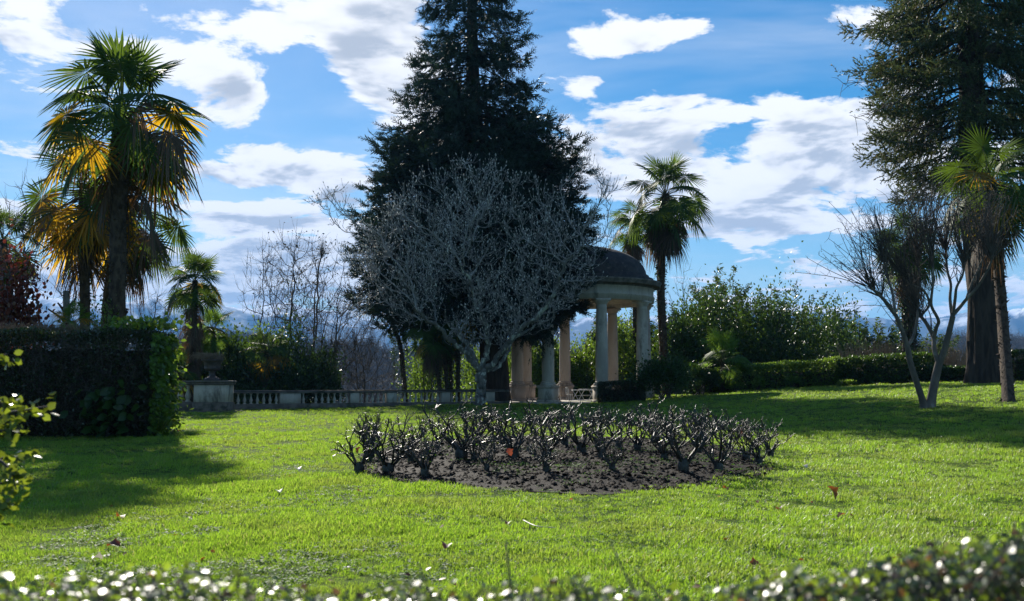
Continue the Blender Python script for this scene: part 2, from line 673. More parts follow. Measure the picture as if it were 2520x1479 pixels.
M['spruce'] = leaf_mat('spruce', (.050, .075, .032), (.11, .14, .04), .25, .55, .5, (.10, .085, .03), .08, spec=.3)
M['bamboo'] = leaf_mat('bamboo', (.030, .060, .016), (.13, .19, .025), .30, .6, .6, spec=.08)
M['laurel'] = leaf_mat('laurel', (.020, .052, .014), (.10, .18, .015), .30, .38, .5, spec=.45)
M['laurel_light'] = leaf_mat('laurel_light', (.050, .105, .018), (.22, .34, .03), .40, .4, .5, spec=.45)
M['ivy'] = leaf_mat('ivy', (.018, .042, .012), (.07, .14, .012), .28, .4, .5, spec=.45)
M['hedge'] = leaf_mat('hedge', (.026, .045, .016), (.08, .12, .015), .25, .3, .5, (.07, .055, .03), .2, spec=.6)
M['red_leaf'] = leaf_mat('red_leaf', (.085, .026, .018), (.26, .05, .03), .38, .32, .5, (.16, .07, .03), .12)
M['yellow_leaf'] = leaf_mat('yellow_leaf', (.065, .095, .016), (.24, .30, .02), .42, .35, .4)
M['fore_leaf'] = leaf_mat('fore_leaf', (.040, .080, .016), (.30, .42, .03), .42, .34, .5, (.12, .06, .02), .10, spec=1.0)
M['frond'] = leaf_mat('frond', (.030, .066, .018), (.13, .21, .02), .34, .55, .25, spec=.1)
M['frond_light'] = leaf_mat('frond_light', (.050, .115, .025), (.20, .33, .03), .42, .55, .25, spec=.1)
M['frond_yellow'] = leaf_mat('frond_yellow', (.15, .10, .018), (.72, .42, .012), .58, .55, .3, (.06, .09, .018), .2)
M['frond_dead'] = leaf_mat('frond_dead', (.085, .058, .035), (.22, .11, .03), .22, .7, .4, (.03, .05, .015), .1)
M['petiole'] = surf_mat('petiole', (.055, .075, .02), (.10, .10, .035), 4, .5, 0)
M['bud'] = leaf_mat('bud', (.60, .59, .54), (.6, .6, .5), .3, .45, .25)
M['daisy'] = leaf_mat('daisy', (.75, .75, .72), (.8, .8, .75), .35, .5, .1)
M['brown_leaf'] = leaf_mat('brown_leaf', (.15, .06, .025), (.45, .13, .03), .35, .5, .3)
M['rust_leaf'] = leaf_mat('rust_leaf', (.10, .03, .018), (.4, .09, .03), .3, .5, .3)
M['pale_leaf'] = leaf_mat('pale_leaf', (.55, .50, .42), (.5, .45, .35), .3, .4, .2)
M['floor'] = surf_mat('floor', (.36, .33, .28), (.46, .42, .36), 2, .8, .2, 30)

# ---- lie of the land
def gz(x, y):
    """height of the garden ground"""
    x = np.asarray(x, float)
    y = np.asarray(y, float)
    z = 1.45 * sstep((x - 1.0) / 24.0) * sstep((y - 9.0) / 28.0)
    z = z + 0.16 * np.exp(-((x + 1.0) ** 2 / 60.0 + (y - 58.0) ** 2 / 30.0))
    z = z + (fbm(x * .35, y * .35, 3, 11) - .5) * .06 * sstep(y / 6.0)
    return z


# the terrace edge: behind this line the ground falls away to the valley
EDGE = np.array([(-60.0, 44.0), (-18.0, 53.5), (-10.0, 56.8), (-1.5, 62.5), (2.0, 75.0), (12.0, 76.0), (24.0, 60.0), (32.0, 54.0), (70.0, 50.0)])


def edge_y(x):
    return np.interp(x, EDGE[:, 0], EDGE[:, 1])


def tz(x, y):
    """garden ground, then the slope behind the terrace"""
    d = np.asarray(y, float) - edge_y(x)
    fall = np.where(d > 0.6, np.clip((d - 0.6) * 0.34 + 0.35, 0, 24), 0)
    return gz(x, np.minimum(y, edge_y(x) + .6)) - fall


def ground_at(px, py):
    d = pix_dir(px, py)
    t = 3.0
    for _ in range(4000):
        p = np.array([0, 0, CAM_Z]) + d * t
        if p[2] <= gz(p[0], p[1]):
            break
        t += .02 if t < 30 else .05
    return p


def on_ground(px, D):
    """point D metres ahead, in the column of pixel px, on the ground"""
    x = (px - 1260.0) / FPX * D / math.cos(PITCH) if False else P(px, 939, D)[0]
    return np.array([x, D, float(tz(x, D))])

# ------------------------------------------------------------------ the land
def grid_mesh(X, Y, Z, name, mat, smooth=True):
    n, m = X.shape
    V = np.stack([X, Y, Z], -1).reshape(-1, 3)
    idx = np.arange(n * m).reshape(n, m)
    F = np.stack([idx[:-1, :-1], idx[1:, :-1], idx[1:, 1:], idx[:-1, 1:]], -1).reshape(-1, 4)
    return MB().add(V, F).build(name, mat, None, smooth)


u = np.linspace(-75, 75, 160)
t = np.concatenate([np.linspace(-1, 0, 20)[:-1] * 30, np.linspace(0, 1, 150) ** 1.25 * 100])
Xg, Tg = np.meshgrid(u, t, indexing='ij')
frac = np.clip(Tg / 100, None, 1)
Yg = np.where(Tg < 0, Tg, frac * (edge_y(Xg) + .6))
tag(grid_mesh(Xg, Yg, gz(Xg, Yg), 'lawn', M['lawn_soil']), 'sunlit green lawn with long shadows across it', kind='structure')

# slope behind the terrace, valley floor
az_ = np.radians(np.linspace(-75, 75, 140))
r_ = np.concatenate([np.linspace(40, 160, 60), np.geomspace(170, 1500, 30)])
A_, R_ = np.meshgrid(az_, r_, indexing='ij')
Xv, Yv = R_ * np.sin(A_), R_ * np.cos(A_)
dv = Yv - edge_y(np.clip(Xv, -70, 70))
Zv = np.where(dv > .5, tz(np.clip(Xv, -70, 70), Yv) - .04, gz(np.clip(Xv, -70, 70), np.minimum(Yv, 50)) - 1.6)
Zv = np.where(R_ > 180, -24 + 1.5 * fbm(Xv * .01, Yv * .01, 3, 4), Zv)
tag(grid_mesh(Xv, Yv, Zv, 'valley_ground', M['valley']), 'sloping ground falling to the valley behind the terrace', kind='structure')


def hill_z(a, r):
    """wooded hills across the valley"""
    c = np.interp(np.degrees(a), [-40, -28, -20, -14, -8, 0, 8, 16, 24, 28, 40], [1.6, 1.7, 1.9, 1.8, 1.7, 1.6, 1.6, 1.7, 2.0, 2.2, 2.2])
    top = np.tan(np.radians(c)) * 1300
    top = top + (fbm(np.degrees(a) * .35, r * .0 + 3, 4, 21) - .5) * 26
    s = sstep((r - 420) / 860)
    s = s * (1 - .25 * sstep((r - 1300) / 900))
    return -25 + (top + 15) * s + (fbm(np.degrees(a) * 1.1, r * .004, 4, 8) - .5) * 22 * s


a2 = np.radians(np.linspace(-50, 50, 200))
r2 = np.linspace(400, 2600, 60)
A2, R2 = np.meshgrid(a2, r2, indexing='ij')
tag(grid_mesh(R2 * np.sin(A2), R2 * np.cos(A2), hill_z(A2, R2), 'hills', M['hill']), 'bare wooded hills across the valley', kind='structure')

# far snowy mountains
RIDGE = [(-900, 760), (-300, 740), (0, 745), (100, 735), (200, 752), (300, 752), (345, 741), (385, 734), (450, 741), (520, 742), (560, 757), (620, 762), (680, 752), (720, 753), (800, 768), (860, 775), (930, 792), (1100, 800), (1300, 796),
         (1500, 785), (1800, 778), (2040, 772), (2080, 768), (2150, 785), (2260, 790), (2340, 782), (2410, 778), (2480, 765), (2600, 755), (3300, 770)]
rp = np.array(RIDGE, float)
ra = np.arctan((rp[:, 0] - 1260) / FPX)
rt = (939 - rp[:, 1]) / FPX * np.cos(ra)
MR = 7500.0
a3 = np.radians(np.linspace(-40, 40, 520))
r3 = np.linspace(4500, 8600, 100)
A3, R3 = np.meshgrid(a3, r3, indexing='ij')
ridge = np.interp(A3, ra, rt) * MR
spur = fbm(np.degrees(A3) * .55 + R3 * .0006, R3 * .0012 + np.degrees(A3) * .2, 5, 31, .5)
spur = 1 - np.abs(2 * spur - 1) * 1.6
fr = sstep((R3 - 4500) / (MR - 4500)) * (1 - .55 * np.clip((R3 - MR) / 1100, 0, 1) ** 2)
Zm = -30 + (ridge + 30) * fr ** 1.1 * (.60 + .40 * sstep((R3 - 5900) / 1600)) + (spur - .45) * 170 * np.sin(np.pi * np.clip((R3 - 4500) / (MR - 4500), 0, 1)) ** .8
Zm = Zm + (fbm(np.degrees(A3) * 2.2, R3 * .003, 4, 77) - .5) * 34 * fr
m, q = new_mat('mountain')
geo = q.n('ShaderNodeNewGeometry')
pz = q.n('ShaderNodeSeparateXYZ')
m.node_tree.links.new(geo.outputs['Position'], pz.inputs[0])
nz = q.n('ShaderNodeSeparateXYZ')
m.node_tree.links.new(geo.outputs['Normal'], nz.inputs[0])
nn = q.noise(q.v('MULTIPLY', geo.outputs['Position'], (.0024, .0024, .0048)), 1.0, 6, .62)
hz = q.m('MULTIPLY_ADD', nn, 620.0, pz.outputs[2])
snow = q.m('MULTIPLY', q.smooth(hz, 700.0, 830.0), q.smooth(q.m('ADD', nz.outputs[2], q.m('MULTIPLY', nn, .5)), .86, 1.10))
finish(m, q, principled(q, q.mix(snow, (.045, .05, .055), (.75, .78, .84)), .9, .1))
tag(grid_mesh(R3 * np.sin(A3), R3 * np.cos(A3), Zm, 'mountains', m), 'snow-streaked blue mountains along the horizon', kind='structure')

# distant wood on the hills: nobody could count it
PROTO = bpy.data.collections.new('instanced_sources')


def proto(name, mb, mats):
    o = bpy.data.objects.new(name, mb.mesh(name, mats))
    return o


def gn_instances(name, pts, sources, smin, smax, tilt=0.15, seed=1, scales=None):
    """one object whose points carry instances of the source meshes"""
    coll = bpy.data.collections.new(name + '_sources')
    for s in sources:
        coll.objects.link(s)
    me = bpy.data.meshes.new(name)
    me.vertices.add(len(pts))
    me.vertices.foreach_set('co', np.asarray(pts, np.float32).ravel())
    at = me.attributes.new('size', 'FLOAT', 'POINT')
    at.data.foreach_set('value', (scales if scales is not None else rng.uniform(smin, smax, len(pts))).astype(np.float32))
    me.update()
    o = link(name, me)
    ng = bpy.data.node_groups.new(name, 'GeometryNodeTree')
    ng.interface.new_socket('Geometry', in_out='INPUT', socket_type='NodeSocketGeometry')
    ng.interface.new_socket('Geometry', in_out='OUTPUT', socket_type='NodeSocketGeometry')
    gi, go = ng.nodes.new('NodeGroupInput'), ng.nodes.new('NodeGroupOutput')
    ip = ng.nodes.new('GeometryNodeInstanceOnPoints')
    ci = ng.nodes.new('GeometryNodeCollectionInfo')
    ci.inputs[0].default_value = coll
    ci.inputs['Separate Children'].default_value = True
    ci.inputs['Reset Children'].default_value = True
    rot = ng.nodes.new('FunctionNodeRandomValue')
    rot.data_type = 'FLOAT_VECTOR'
    rot.inputs[0].default_value = (-tilt, -tilt, 0)
    rot.inputs[1].default_value = (tilt, tilt, 6.2832)
    rot.inputs['Seed'].default_value = seed
    na = ng.nodes.new('GeometryNodeInputNamedAttribute')
    na.data_type = 'FLOAT'
    na.inputs[0].default_value = 'size'
    L = ng.links.new
    L(gi.outputs[0], ip.inputs['Points'])
    L(ci.outputs[0], ip.inputs['Instance'])
    ip.inputs['Pick Instance'].default_value = True
    L(rot.outputs[0], ip.inputs['Rotation'])
    L(na.outputs[0], ip.inputs['Scale'])
    L(ip.outputs[0], go.inputs[0])
    md = o.modifiers.new('instances', 'NODES')
    md.node_group = ng
    return o


def far_tree(seed):
    q = np.random.default_rng(seed)
    att = q.normal(size=(170, 3)) * (.26, .26, .24) + (0, 0, .66)
    N, par = colonize([(0, 0, 0), (0, 0, .14), (0, 0, .28)], [-1, 0, 1], att, .055, .5, .06, 50, q=q)
    rad = pipe_radii(par, .004, 2.2)
    mb = MB()
    skeleton_tubes(mb, N, par, rad, 3)
    leaf = np.setdiff1d(np.arange(len(N)), par)
    Pt = np.repeat(N[leaf], 5, 0)
    scatter(mb, Pt, q.normal(size=Pt.shape) + UP * .6, q.uniform(.07, .13, len(Pt)), *(np.array([[-.025, 0, 0], [.025, 0, 0], [0, 1, 0]]), np.array([[0, 1, 2]])))
    return proto('bare_far_tree', mb, M['far_twig'])


M['far_twig'] = surf_mat('far_twig', (.075, .06, .05), (.12, .095, .075), 2, .95, 0)
n = 7500
aw = np.radians(rng.uniform(-31, 31, n))
rw = rng.uniform(430, 1500, n)
W = np.stack([rw * np.sin(aw), rw * np.cos(aw), hill_z(aw, rw) - .5], -1)
tag(gn_instances('far_wood', W, [far_tree(s) for s in (1, 2, 3)], 13, 22, .06), 'leafless wood covering the hills across the valley', 'wood', kind='stuff')

# ------------------------------------------------------------------ rose bed (its outline is needed by the grass)
BED_C = ground_at(1385, 1122)
bl, br = ground_at(822, 1172), ground_at(1955, 1158)
bn, bf = ground_at(1330, 1206), ground_at(1400, 1078)
BED = np.array([(bl[0] + br[0]) / 2, (bn[1] + bf[1]) / 2])
BED_R = np.array([(br[0] - bl[0]) / 2 * 1.02, (bf[1] - bn[1]) / 2 * 1.02])


def bed_d(x, y):
    x = np.asarray(x, float)
    y = np.asarray(y, float)
    a = np.arctan2((y - BED[1]) / BED_R[1], (x - BED[0]) / BED_R[0])
    w = 1 + .035 * np.sin(3 * a + 1) + .025 * np.sin(7 * a) + .02 * np.sin(13 * a + 2)
    return np.hypot((x - BED[0]) / BED_R[0], (y - BED[1]) / BED_R[1]) / w


# ---- grass tufts
def tuft(seed, nb, h, spread, lean, wid, mat):
    q = np.random.default_rng(seed)
    mb = MB()
    for i in range(nb):
        a = q.uniform(0, 6.283)
        b = np.array([math.cos(a), math.sin(a), 0]) * spread * math.sqrt(q.uniform(0, 1))
        d = q.uniform(0, 6.283)
        hh = h * q.uniform(.55, 1.2)
        o = np.array([math.cos(d), math.sin(d), 0]) * lean * hh * q.uniform(.3, 1.3)
        s = np.array([-math.sin(d), math.cos(d), 0]) * wid * q.uniform(.7, 1.3)
        V = [b - s, b + s, b + o * .35 + s * .8 + UP * hh * .6, b + o * .35 - s * .8 + UP * hh * .6, b + o + UP * hh * .98]
        mb.add(V, [[0, 1, 2], [0, 2, 3], [3, 2, 4]])
    return proto('grass_tuft', mb, mat)


def rosette(seed, mat):
    q = np.random.default_rng(seed)
    mb = MB()
    n = 11
    a = q.uniform(0, 6.283, n)
    Pt = q.normal(size=(n, 3)) * (.04, .04, .004) + (0, 0, .018)
    F = np.stack([np.cos(a), np.sin(a), q.uniform(.05, .5, n)], -1)
    scatter(mb, Pt, F, q.uniform(.02, .04, n), *LEAF, flat=.8)
    return proto('weed_rosette', mb, mat)


def lawn_points(n, y0, y1, power, marg=1.06):
    """points on the lawn inside the view wedge, thinning out with distance"""
    v = rng.uniform(0, 1, n)
    if power == 1:
        y = y0 * (y1 / y0) ** v
    else:
        k = 1 - power
        y = (y0 ** k + v * (y1 ** k - y0 ** k)) ** (1 / k)
    x = rng.uniform(-1, 1, n) * (.515 * y * marg + 3.0)
    ok = (bed_d(x, y) > .955 + .06 * fbm(x * 4, y * 4, 2, 19)) & (y < edge_y(x) + .3)
    x, y = x[ok], y[ok]
    return np.stack([x, y, gz(x, y) - .004], -1)


near = lawn_points(128000, 4.5, 70, 1.35)
patch = fbm(near[:, 0] * 1.3, near[:, 1] * 1.3, 4, 51)
sc = np.clip(.12 + 1.75 * patch - .55 * (fbm(near[:, 0] * 5, near[:, 1] * 5, 3, 61) - .3), .3, 1.9) * rng.uniform(.75, 1.25, len(near)) * np.interp(near[:, 1], [4, 12, 30, 70], [.85, 1.0, 1.25, 1.9])
tag(gn_instances('grass', near, [tuft(s, 15, .052, .075, .75, .0034, M['grass']) for s in range(5)], 1, 1, .12, 3, sc), 'short mown grass of the lawn', 'grass', kind='stuff')
wd = lawn_points(30000, 4.5, 60, 1.2)
keep = fbm(wd[:, 0] * .8, wd[:, 1] * .8, 3, 91) > .46
tag(gn_instances('lawn_weeds', wd[keep], [rosette(s, M['weed']) for s in range(3)], .7, 1.4, .1, 4), 'flat glossy weeds growing among the grass', 'weeds', kind='stuff')

# ------------------------------------------------------------------ the round colonnade with its dome
GD = 67.8
GC = np.array([P(1433, 939, GD)[0], GD, 0.10])
GR = 163.0 / FPX * GD
gaz = thing('garden_rotunda', 'round stone rotunda of eight columns under a dark shallow dome', 'rotunda', GC)
fl = MB()
V, F = lathe([(0, .10), (GR + .75, .10), (GR + .78, .07), (GR + .78, -.5)], 64)
fl.add(V, F)
fl.build('floor', M['floor'], gaz, False)


def square_prism(mb, w, z0, z1, rz, mi=0, bev=.02):
    add_box(mb, (0, 0, z0), (w, w, z1 - z0), rz, 1.0, bev, mi)


shaft = [(.40, 1.42), (.40, 2.6), (.395, 3.4), (.38, 4.3), (.36, 5.2), (.337, 6.10), (.352, 6.13), (.352, 6.17), (.337, 6.20), (.337, 6.33)]
shaft_bm = MB().add(*lathe(shaft, 28))
base_prof = [(.0, 1.18), (.53, 1.18), (.55, 1.22), (.53, 1.27), (.47, 1.285), (.455, 1.31), (.48, 1.335), (.485, 1.36), (.46, 1.385), (.415, 1.39), (.405, 1.425)]
cap_prof = [(.337, 6.32), (.40, 6.35), (.40, 6.39), (.44, 6.44), (.475, 6.50), (.475, 6.53), (0, 6.53)]
ped_bm = MB()
add_box(ped_bm, (0, 0, .09), (1.12, 1.12, .16), 0, 1, .02)
add_box(ped_bm, (0, 0, .25), (.96, .96, .72), 0, 1, .02)
add_box(ped_bm, (0, 0, .97), (1.05, 1.05, .06), 0, 1, .02)
add_box(ped_bm, (0, 0, 1.03), (1.13, 1.13, .09), 0, 1, .03)
add_box(ped_bm, (0, 0, 1.12), (1.02, 1.02, .06), 0, 1, .01)
cap_bm = MB().add(*lathe(cap_prof, 28))
add_box(cap_bm, (0, 0, 6.53), (.98, .98, .14), 0, 1, .015)
base_bm = MB().add(*lathe(base_prof, 28))
me_shaft = {k: shaft_bm.mesh('column', M[k], True) for k in ('stone', 'stone_pink')}
me_ped = {k: ped_bm.mesh('pedestal', M[k]) for k in ('stone', 'stone_pink')}
me_cap = {k: cap_bm.mesh('capital', M[k]) for k in ('stone', 'stone_pink')}
me_base = {k: base_bm.mesh('column_base', M[k], True) for k in ('stone', 'stone_pink')}
for k in range(8):
    th = R(12 + 45 * k)                      # from the side towards the camera, clockwise
    kind = 'stone_pink' if math.cos(th) < 0 or k == 6 else 'stone'
    o = link('column', me_shaft[kind], gaz, (GR * math.sin(th), -GR * math.cos(th), 0), (0, 0, th))
    for nm, me in (('pedestal', me_ped), ('column_base', me_base), ('capital', me_cap)):
        link(nm, me[kind], o)
# entablature rings, each butted on the one below
def ring(name, prof, mat, sides=96, smooth=False):
    MB().add(*lathe(prof, sides)).build(name, mat, gaz, smooth)


ring('architrave', [(GR - .40, 6.90), (GR - .40, 6.672), (GR + .36, 6.672), (GR + .36, 6.80), (GR + .385, 6.802), (GR + .385, 6.96), (GR + .43, 6.98), (GR + .43, 7.03)], M['stone'])
ring('frieze', [(GR + .35, 7.031), (GR + .35, 7.50), (GR + .37, 7.502), (GR + .40, 7.56)], M['stone'])
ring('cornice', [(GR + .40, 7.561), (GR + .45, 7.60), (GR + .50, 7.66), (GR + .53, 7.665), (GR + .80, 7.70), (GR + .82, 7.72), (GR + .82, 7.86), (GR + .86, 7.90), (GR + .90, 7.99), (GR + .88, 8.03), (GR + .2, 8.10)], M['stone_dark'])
MB().add(*lathe([(GR - .41, 6.905), (GR - 1.2, 7.6), (GR - 2.6, 8.4), (0, 8.9)], 64)).build('ceiling', M['stone'], gaz, True)
ring('dome_step', [(GR + .36, 8.09), (GR + .36, 8.29), (GR + .05, 8.30), (GR + .05, 8.52), (GR - .1, 8.53)], M['dome'])
rr, rise, z0 = GR - .12, 2.05, 8.53
prof = [(rr * math.cos(a) ** .92, z0 + rise * math.sin(a)) for a in np.linspace(0, math.pi / 2 - .001, 22)]
dm = MB()
V, F = lathe(prof, 72)
V[:, 2] += (fbm(V[:, 0] * 1.5, V[:, 1] * 1.5, 4, 5) - .5) * .08
dm.add(V, F)
dm.build('dome', M['dome'], gaz, True)

# table and chairs inside, thin white metal
def garden_table(px, D, label, w, h, rz):
    b = on_ground(px, D)
    b[2] = GC[2] + .10
    t = thing('garden_table', label, 'table', b, None, rz)
    mb = MB()
    add_box(mb, (0, 0, h - .025), (w, .72, .025), 0, 1, .006)
    mb.build('tabletop', M['white_metal'], t)
    for sx_ in (-1, 1):
        for s in (-1, 1):
            V, F = tube([(sx_ * w * .36 - .22 * s, s * .28, 0), (sx_ * w * .36, s * .28, h * .5), (sx_ * w * .36 + .22 * s, s * .28, h - .03)], [.016] * 3, 6)
            MB().add(V, F).build('leg', M['white_metal'], t)
    MB().add(*tube([(-w * .36, 0, h * .5), (w * .36, 0, h * .5)], [.01, .01], 6)).build('stretcher', M['white_metal'], t)
    return t


def garden_chair(px, D, label, rz):
    b = on_ground(px, D)
    b[2] = GC[2] + .10
    t = thing('garden_chair', label, 'chair', b, 'metal chairs inside the rotunda', rz)
    V, F = lathe([(0, .46), (.20, .46), (.21, .45), (.20, .44), (0, .44)], 20)
    MB().add(V, F).build('seat', M['white_metal'], t, True)
    for a in (.8, 2.35, 3.9, 5.5):
        MB().add(*tube([(math.cos(a) * .26, math.sin(a) * .26, 0), (math.cos(a) * .16, math.sin(a) * .16, .44)], [.012, .012], 6)).build('leg', M['white_metal'], t)
    arc = [(-.2, .17, .45)] + [(-.22 * math.cos(a), .22, .72 + .22 * math.sin(a)) for a in np.linspace(0, math.pi, 9)] + [(.2, .17, .45)]
    back = MB().add(*tube(arc, [.012] * len(arc), 6))
    for s in (-1, 0, 1):
        back.add(*tube([(s * .08, .18, .46), (s * .13, .215, .70), (s * .05, .22, .90)], [.007] * 3, 5))
    back.build('backrest', M['white_metal'], t)


garden_table(1436, 65.2, 'slim white metal table standing inside the rotunda', 1.5, .76, R(4))
garden_table(1448, 67.4, 'second white metal table behind the first in the rotunda', 1.3, .80, R(-3))
garden_chair(1402, 66.4, 'round-backed metal chair left of the rotunda tables', R(60))
garden_chair(1462, 68.4, 'round-backed metal chair behind the rotunda tables', R(-10))
garden_chair(1372, 68.0, 'round-backed metal chair beside the rear rotunda column', R(150))

# ------------------------------------------------------------------ balustrades
def baluster_mesh(h, r, mat):
    pr = [(0, 0), (1.05, 0), (1.05, .05), (.75, .07), (.62, .10), (.72, .16), (1.0, .24), (1.12, .33), (1.02, .42), (.78, .52), (.56, .64), (.46, .76), (.48, .82), (.66, .835), (.66, .865), (.5, .88), (.62, .92), (1.0, .94), (1.0, 1.0), (0, 1.0)]
    return MB().add(*lathe([(a * r, b * h) for a, b in pr], 14)).mesh('baluster', mat, True)


def run(root, A, B, z, plinth_h, rail_z, rail_h, items, bal, r, mat, dark, depth=.34):
    """plinth, rail, piers and balusters along A-B (metres relative to root)"""
    A, B = np.asarray(A, float), np.asarray(B, float)
    L = np.linalg.norm(B - A)
    d = (B - A) / L
    rz = math.atan2(d[1], d[0])
    mid = (A + B) / 2
    pl = MB()
    add_box(pl, (mid[0], mid[1], z - .3), (L, depth + .10, plinth_h + .3), rz, 1, .02)
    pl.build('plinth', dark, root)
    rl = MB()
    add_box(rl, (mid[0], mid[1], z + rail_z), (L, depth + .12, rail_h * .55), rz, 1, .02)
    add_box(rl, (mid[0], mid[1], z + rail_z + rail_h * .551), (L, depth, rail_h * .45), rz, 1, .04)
    rl.build('rail', dark, root)
    for kind, s, w in items:
        p = A + d * s
        if kind == 'b':
            link('baluster', bal, root, (p[0], p[1], z + plinth_h), (0, 0, rng.uniform(0, 3)))
        else:
            mb = MB()
            add_box(mb, (p[0], p[1], z + plinth_h + .001), (w, depth, rail_z - plinth_h - .002), rz, 1, .015)
            mb.build('pier', mat, root)
    return d, rz


# long low balustrade
A = ground_at(563, 1004)[:2]
B = np.array([P(1250, 939, 61.5)[0], 61.5])
A = np.array([P(563, 939, 53.0)[0], 53.0])
root = thing('balustrade', 'long low stone balustrade with stained rail along the terrace', 'balustrade', (A[0], A[1], 0))
bal = baluster_mesh(.57, .085, M['stone'])
L = np.linalg.norm(B - A)
dv_ = (B - A) / L
xs = lambda s: 1260 + FPX * (A[0] + dv_[0] * s) / (A[1] + dv_[1] * s)
ss = np.linspace(0, L, 4000)
px_s = np.array([xs(s) for s in ss])
to_s = lambda px: float(np.interp(px, px_s, ss))
piers = [(690, 741), (862, 884), (952, 976), (1085, 1106), (1190, 1215)]
items, prev = [], 563
for p0, p1 in piers:
    s0, s1 = to_s(prev), to_s(p0)
    nb = max(1, int(round((s1 - s0) / .355)))
    gap = None
    for i in range(nb):
        if (p0, i) == (862, 1):
            continue                              # a missing baluster
        items.append(('b', s0 + (i + .5) * (s1 - s0) / nb, 0))
    a, b = to_s(p0), to_s(p1)
    items.append(('p', (a + b) / 2, b - a))
    prev = p1
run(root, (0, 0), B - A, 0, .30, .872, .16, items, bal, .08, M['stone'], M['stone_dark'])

# tall balustrade with the urn pier
C0 = np.array([P(380, 939, 50.2)[0], 50.2])
C1 = np.array([P(483, 939, 49.6)[0], 49.6])
root = thing('balustrade', 'tall end of the terrace balustrade with a broad stone pier under the urn', 'balustrade', (C1[0], C1[1], 0))
bal2 = baluster_mesh(.83, .14, M['stone'])
items = [('b', to, 0) for to in np.arange(.25, 2.0, .42)]
run(root, C0 - C1, (0, 0), 0, .50, 1.33, .21, items, bal2, .1, M['stone'], M['stone_dark'], .42)
mb = MB()
pw = 80 / FPX * 49.6
add_box(mb, (pw / 2 + .005, .25, .48), (pw, 1.3, .86), 0, 1, .02)
mb.build('pier', M['stone'], root)
mb = MB()
add_box(mb, (pw / 2 + .005, .25, -.3), (pw + .10, 1.42, .78), 0, 1, .03)
add_box(mb, (pw / 2 + .12, .15, -.3), (pw + .75, 1.9, .36), 0, 1, .02)
mb.build('plinth', M['stone_dark'], root)
mb = MB()
add_box(mb, (pw / 2 + .005, .25, 1.342), (pw + .16, 1.44, .10), 0, 1, .02)
add_box(mb, (pw / 2 + .005, .25, 1.443), (pw + .22, 1.50, .11), 0, 1, .04)
mb.build('cap_slab', M['stone_dark'], root)
UB = np.array([P(522, 939, 49.8)[0], 49.8, 1.552])
urn = thing('urn', 'dark cast iron garden urn full of dry grass on the stone pier', 'urn', UB)
MB().add(*lathe([(0, 0), (.40, 0), (.40, .10), (.34, .10), (.33, .13), (.22, .17), (.14, .24), (.13, .40), (.17, .45), (.16, .47)], 24)).build('foot', M['iron'], urn, True)
MB().add(*lathe([(.15, .471), (.30, .50), (.40, .58), (.42, .64), (.39, .68), (.40, .70), (.42, .90), (.52, .98), (.55, 1.00), (.55, 1.04), (.50, 1.05), (.44, .98), (0, .93)], 28)).build('bowl', M['iron'], urn, True)
for s in (-1, 1):
    a = np.linspace(-1.2, 1.2, 8)
    MB().add(*tube([(s * (.40 + .10 * math.cos(x)), 0, .64 + .09 * math.sin(x)) for x in a], [.022] * 8, 6)).build('handle', M['iron'], urn, True)
n = 420
a = rng.uniform(0, 6.283, n)
r0 = rng.uniform(0, .42, n)
b0 = np.stack([np.cos(a) * r0, np.sin(a) * r0, np.full(n, .96)], -1)
out = np.stack([np.cos(a) - .45, np.sin(a), np.zeros(n)], -1) * rng.uniform(.1, .62, (n, 1))
hh = rng.uniform(.15, .42, (n, 1))
pts = np.stack([b0, b0 + out * .4 + UP * hh, b0 + out * .8 + UP * hh * 1.05, b0 + out * 1.15 + UP * hh * rng.uniform(.0, .8, (n, 1))], 1)
MB().add(*tubes(pts, np.tile([.006, .005, .004, .002], (n, 1)), 3)).build('dry_grass', M['dry'], urn)

# ------------------------------------------------------------------ plant builders
FRONDS = {}


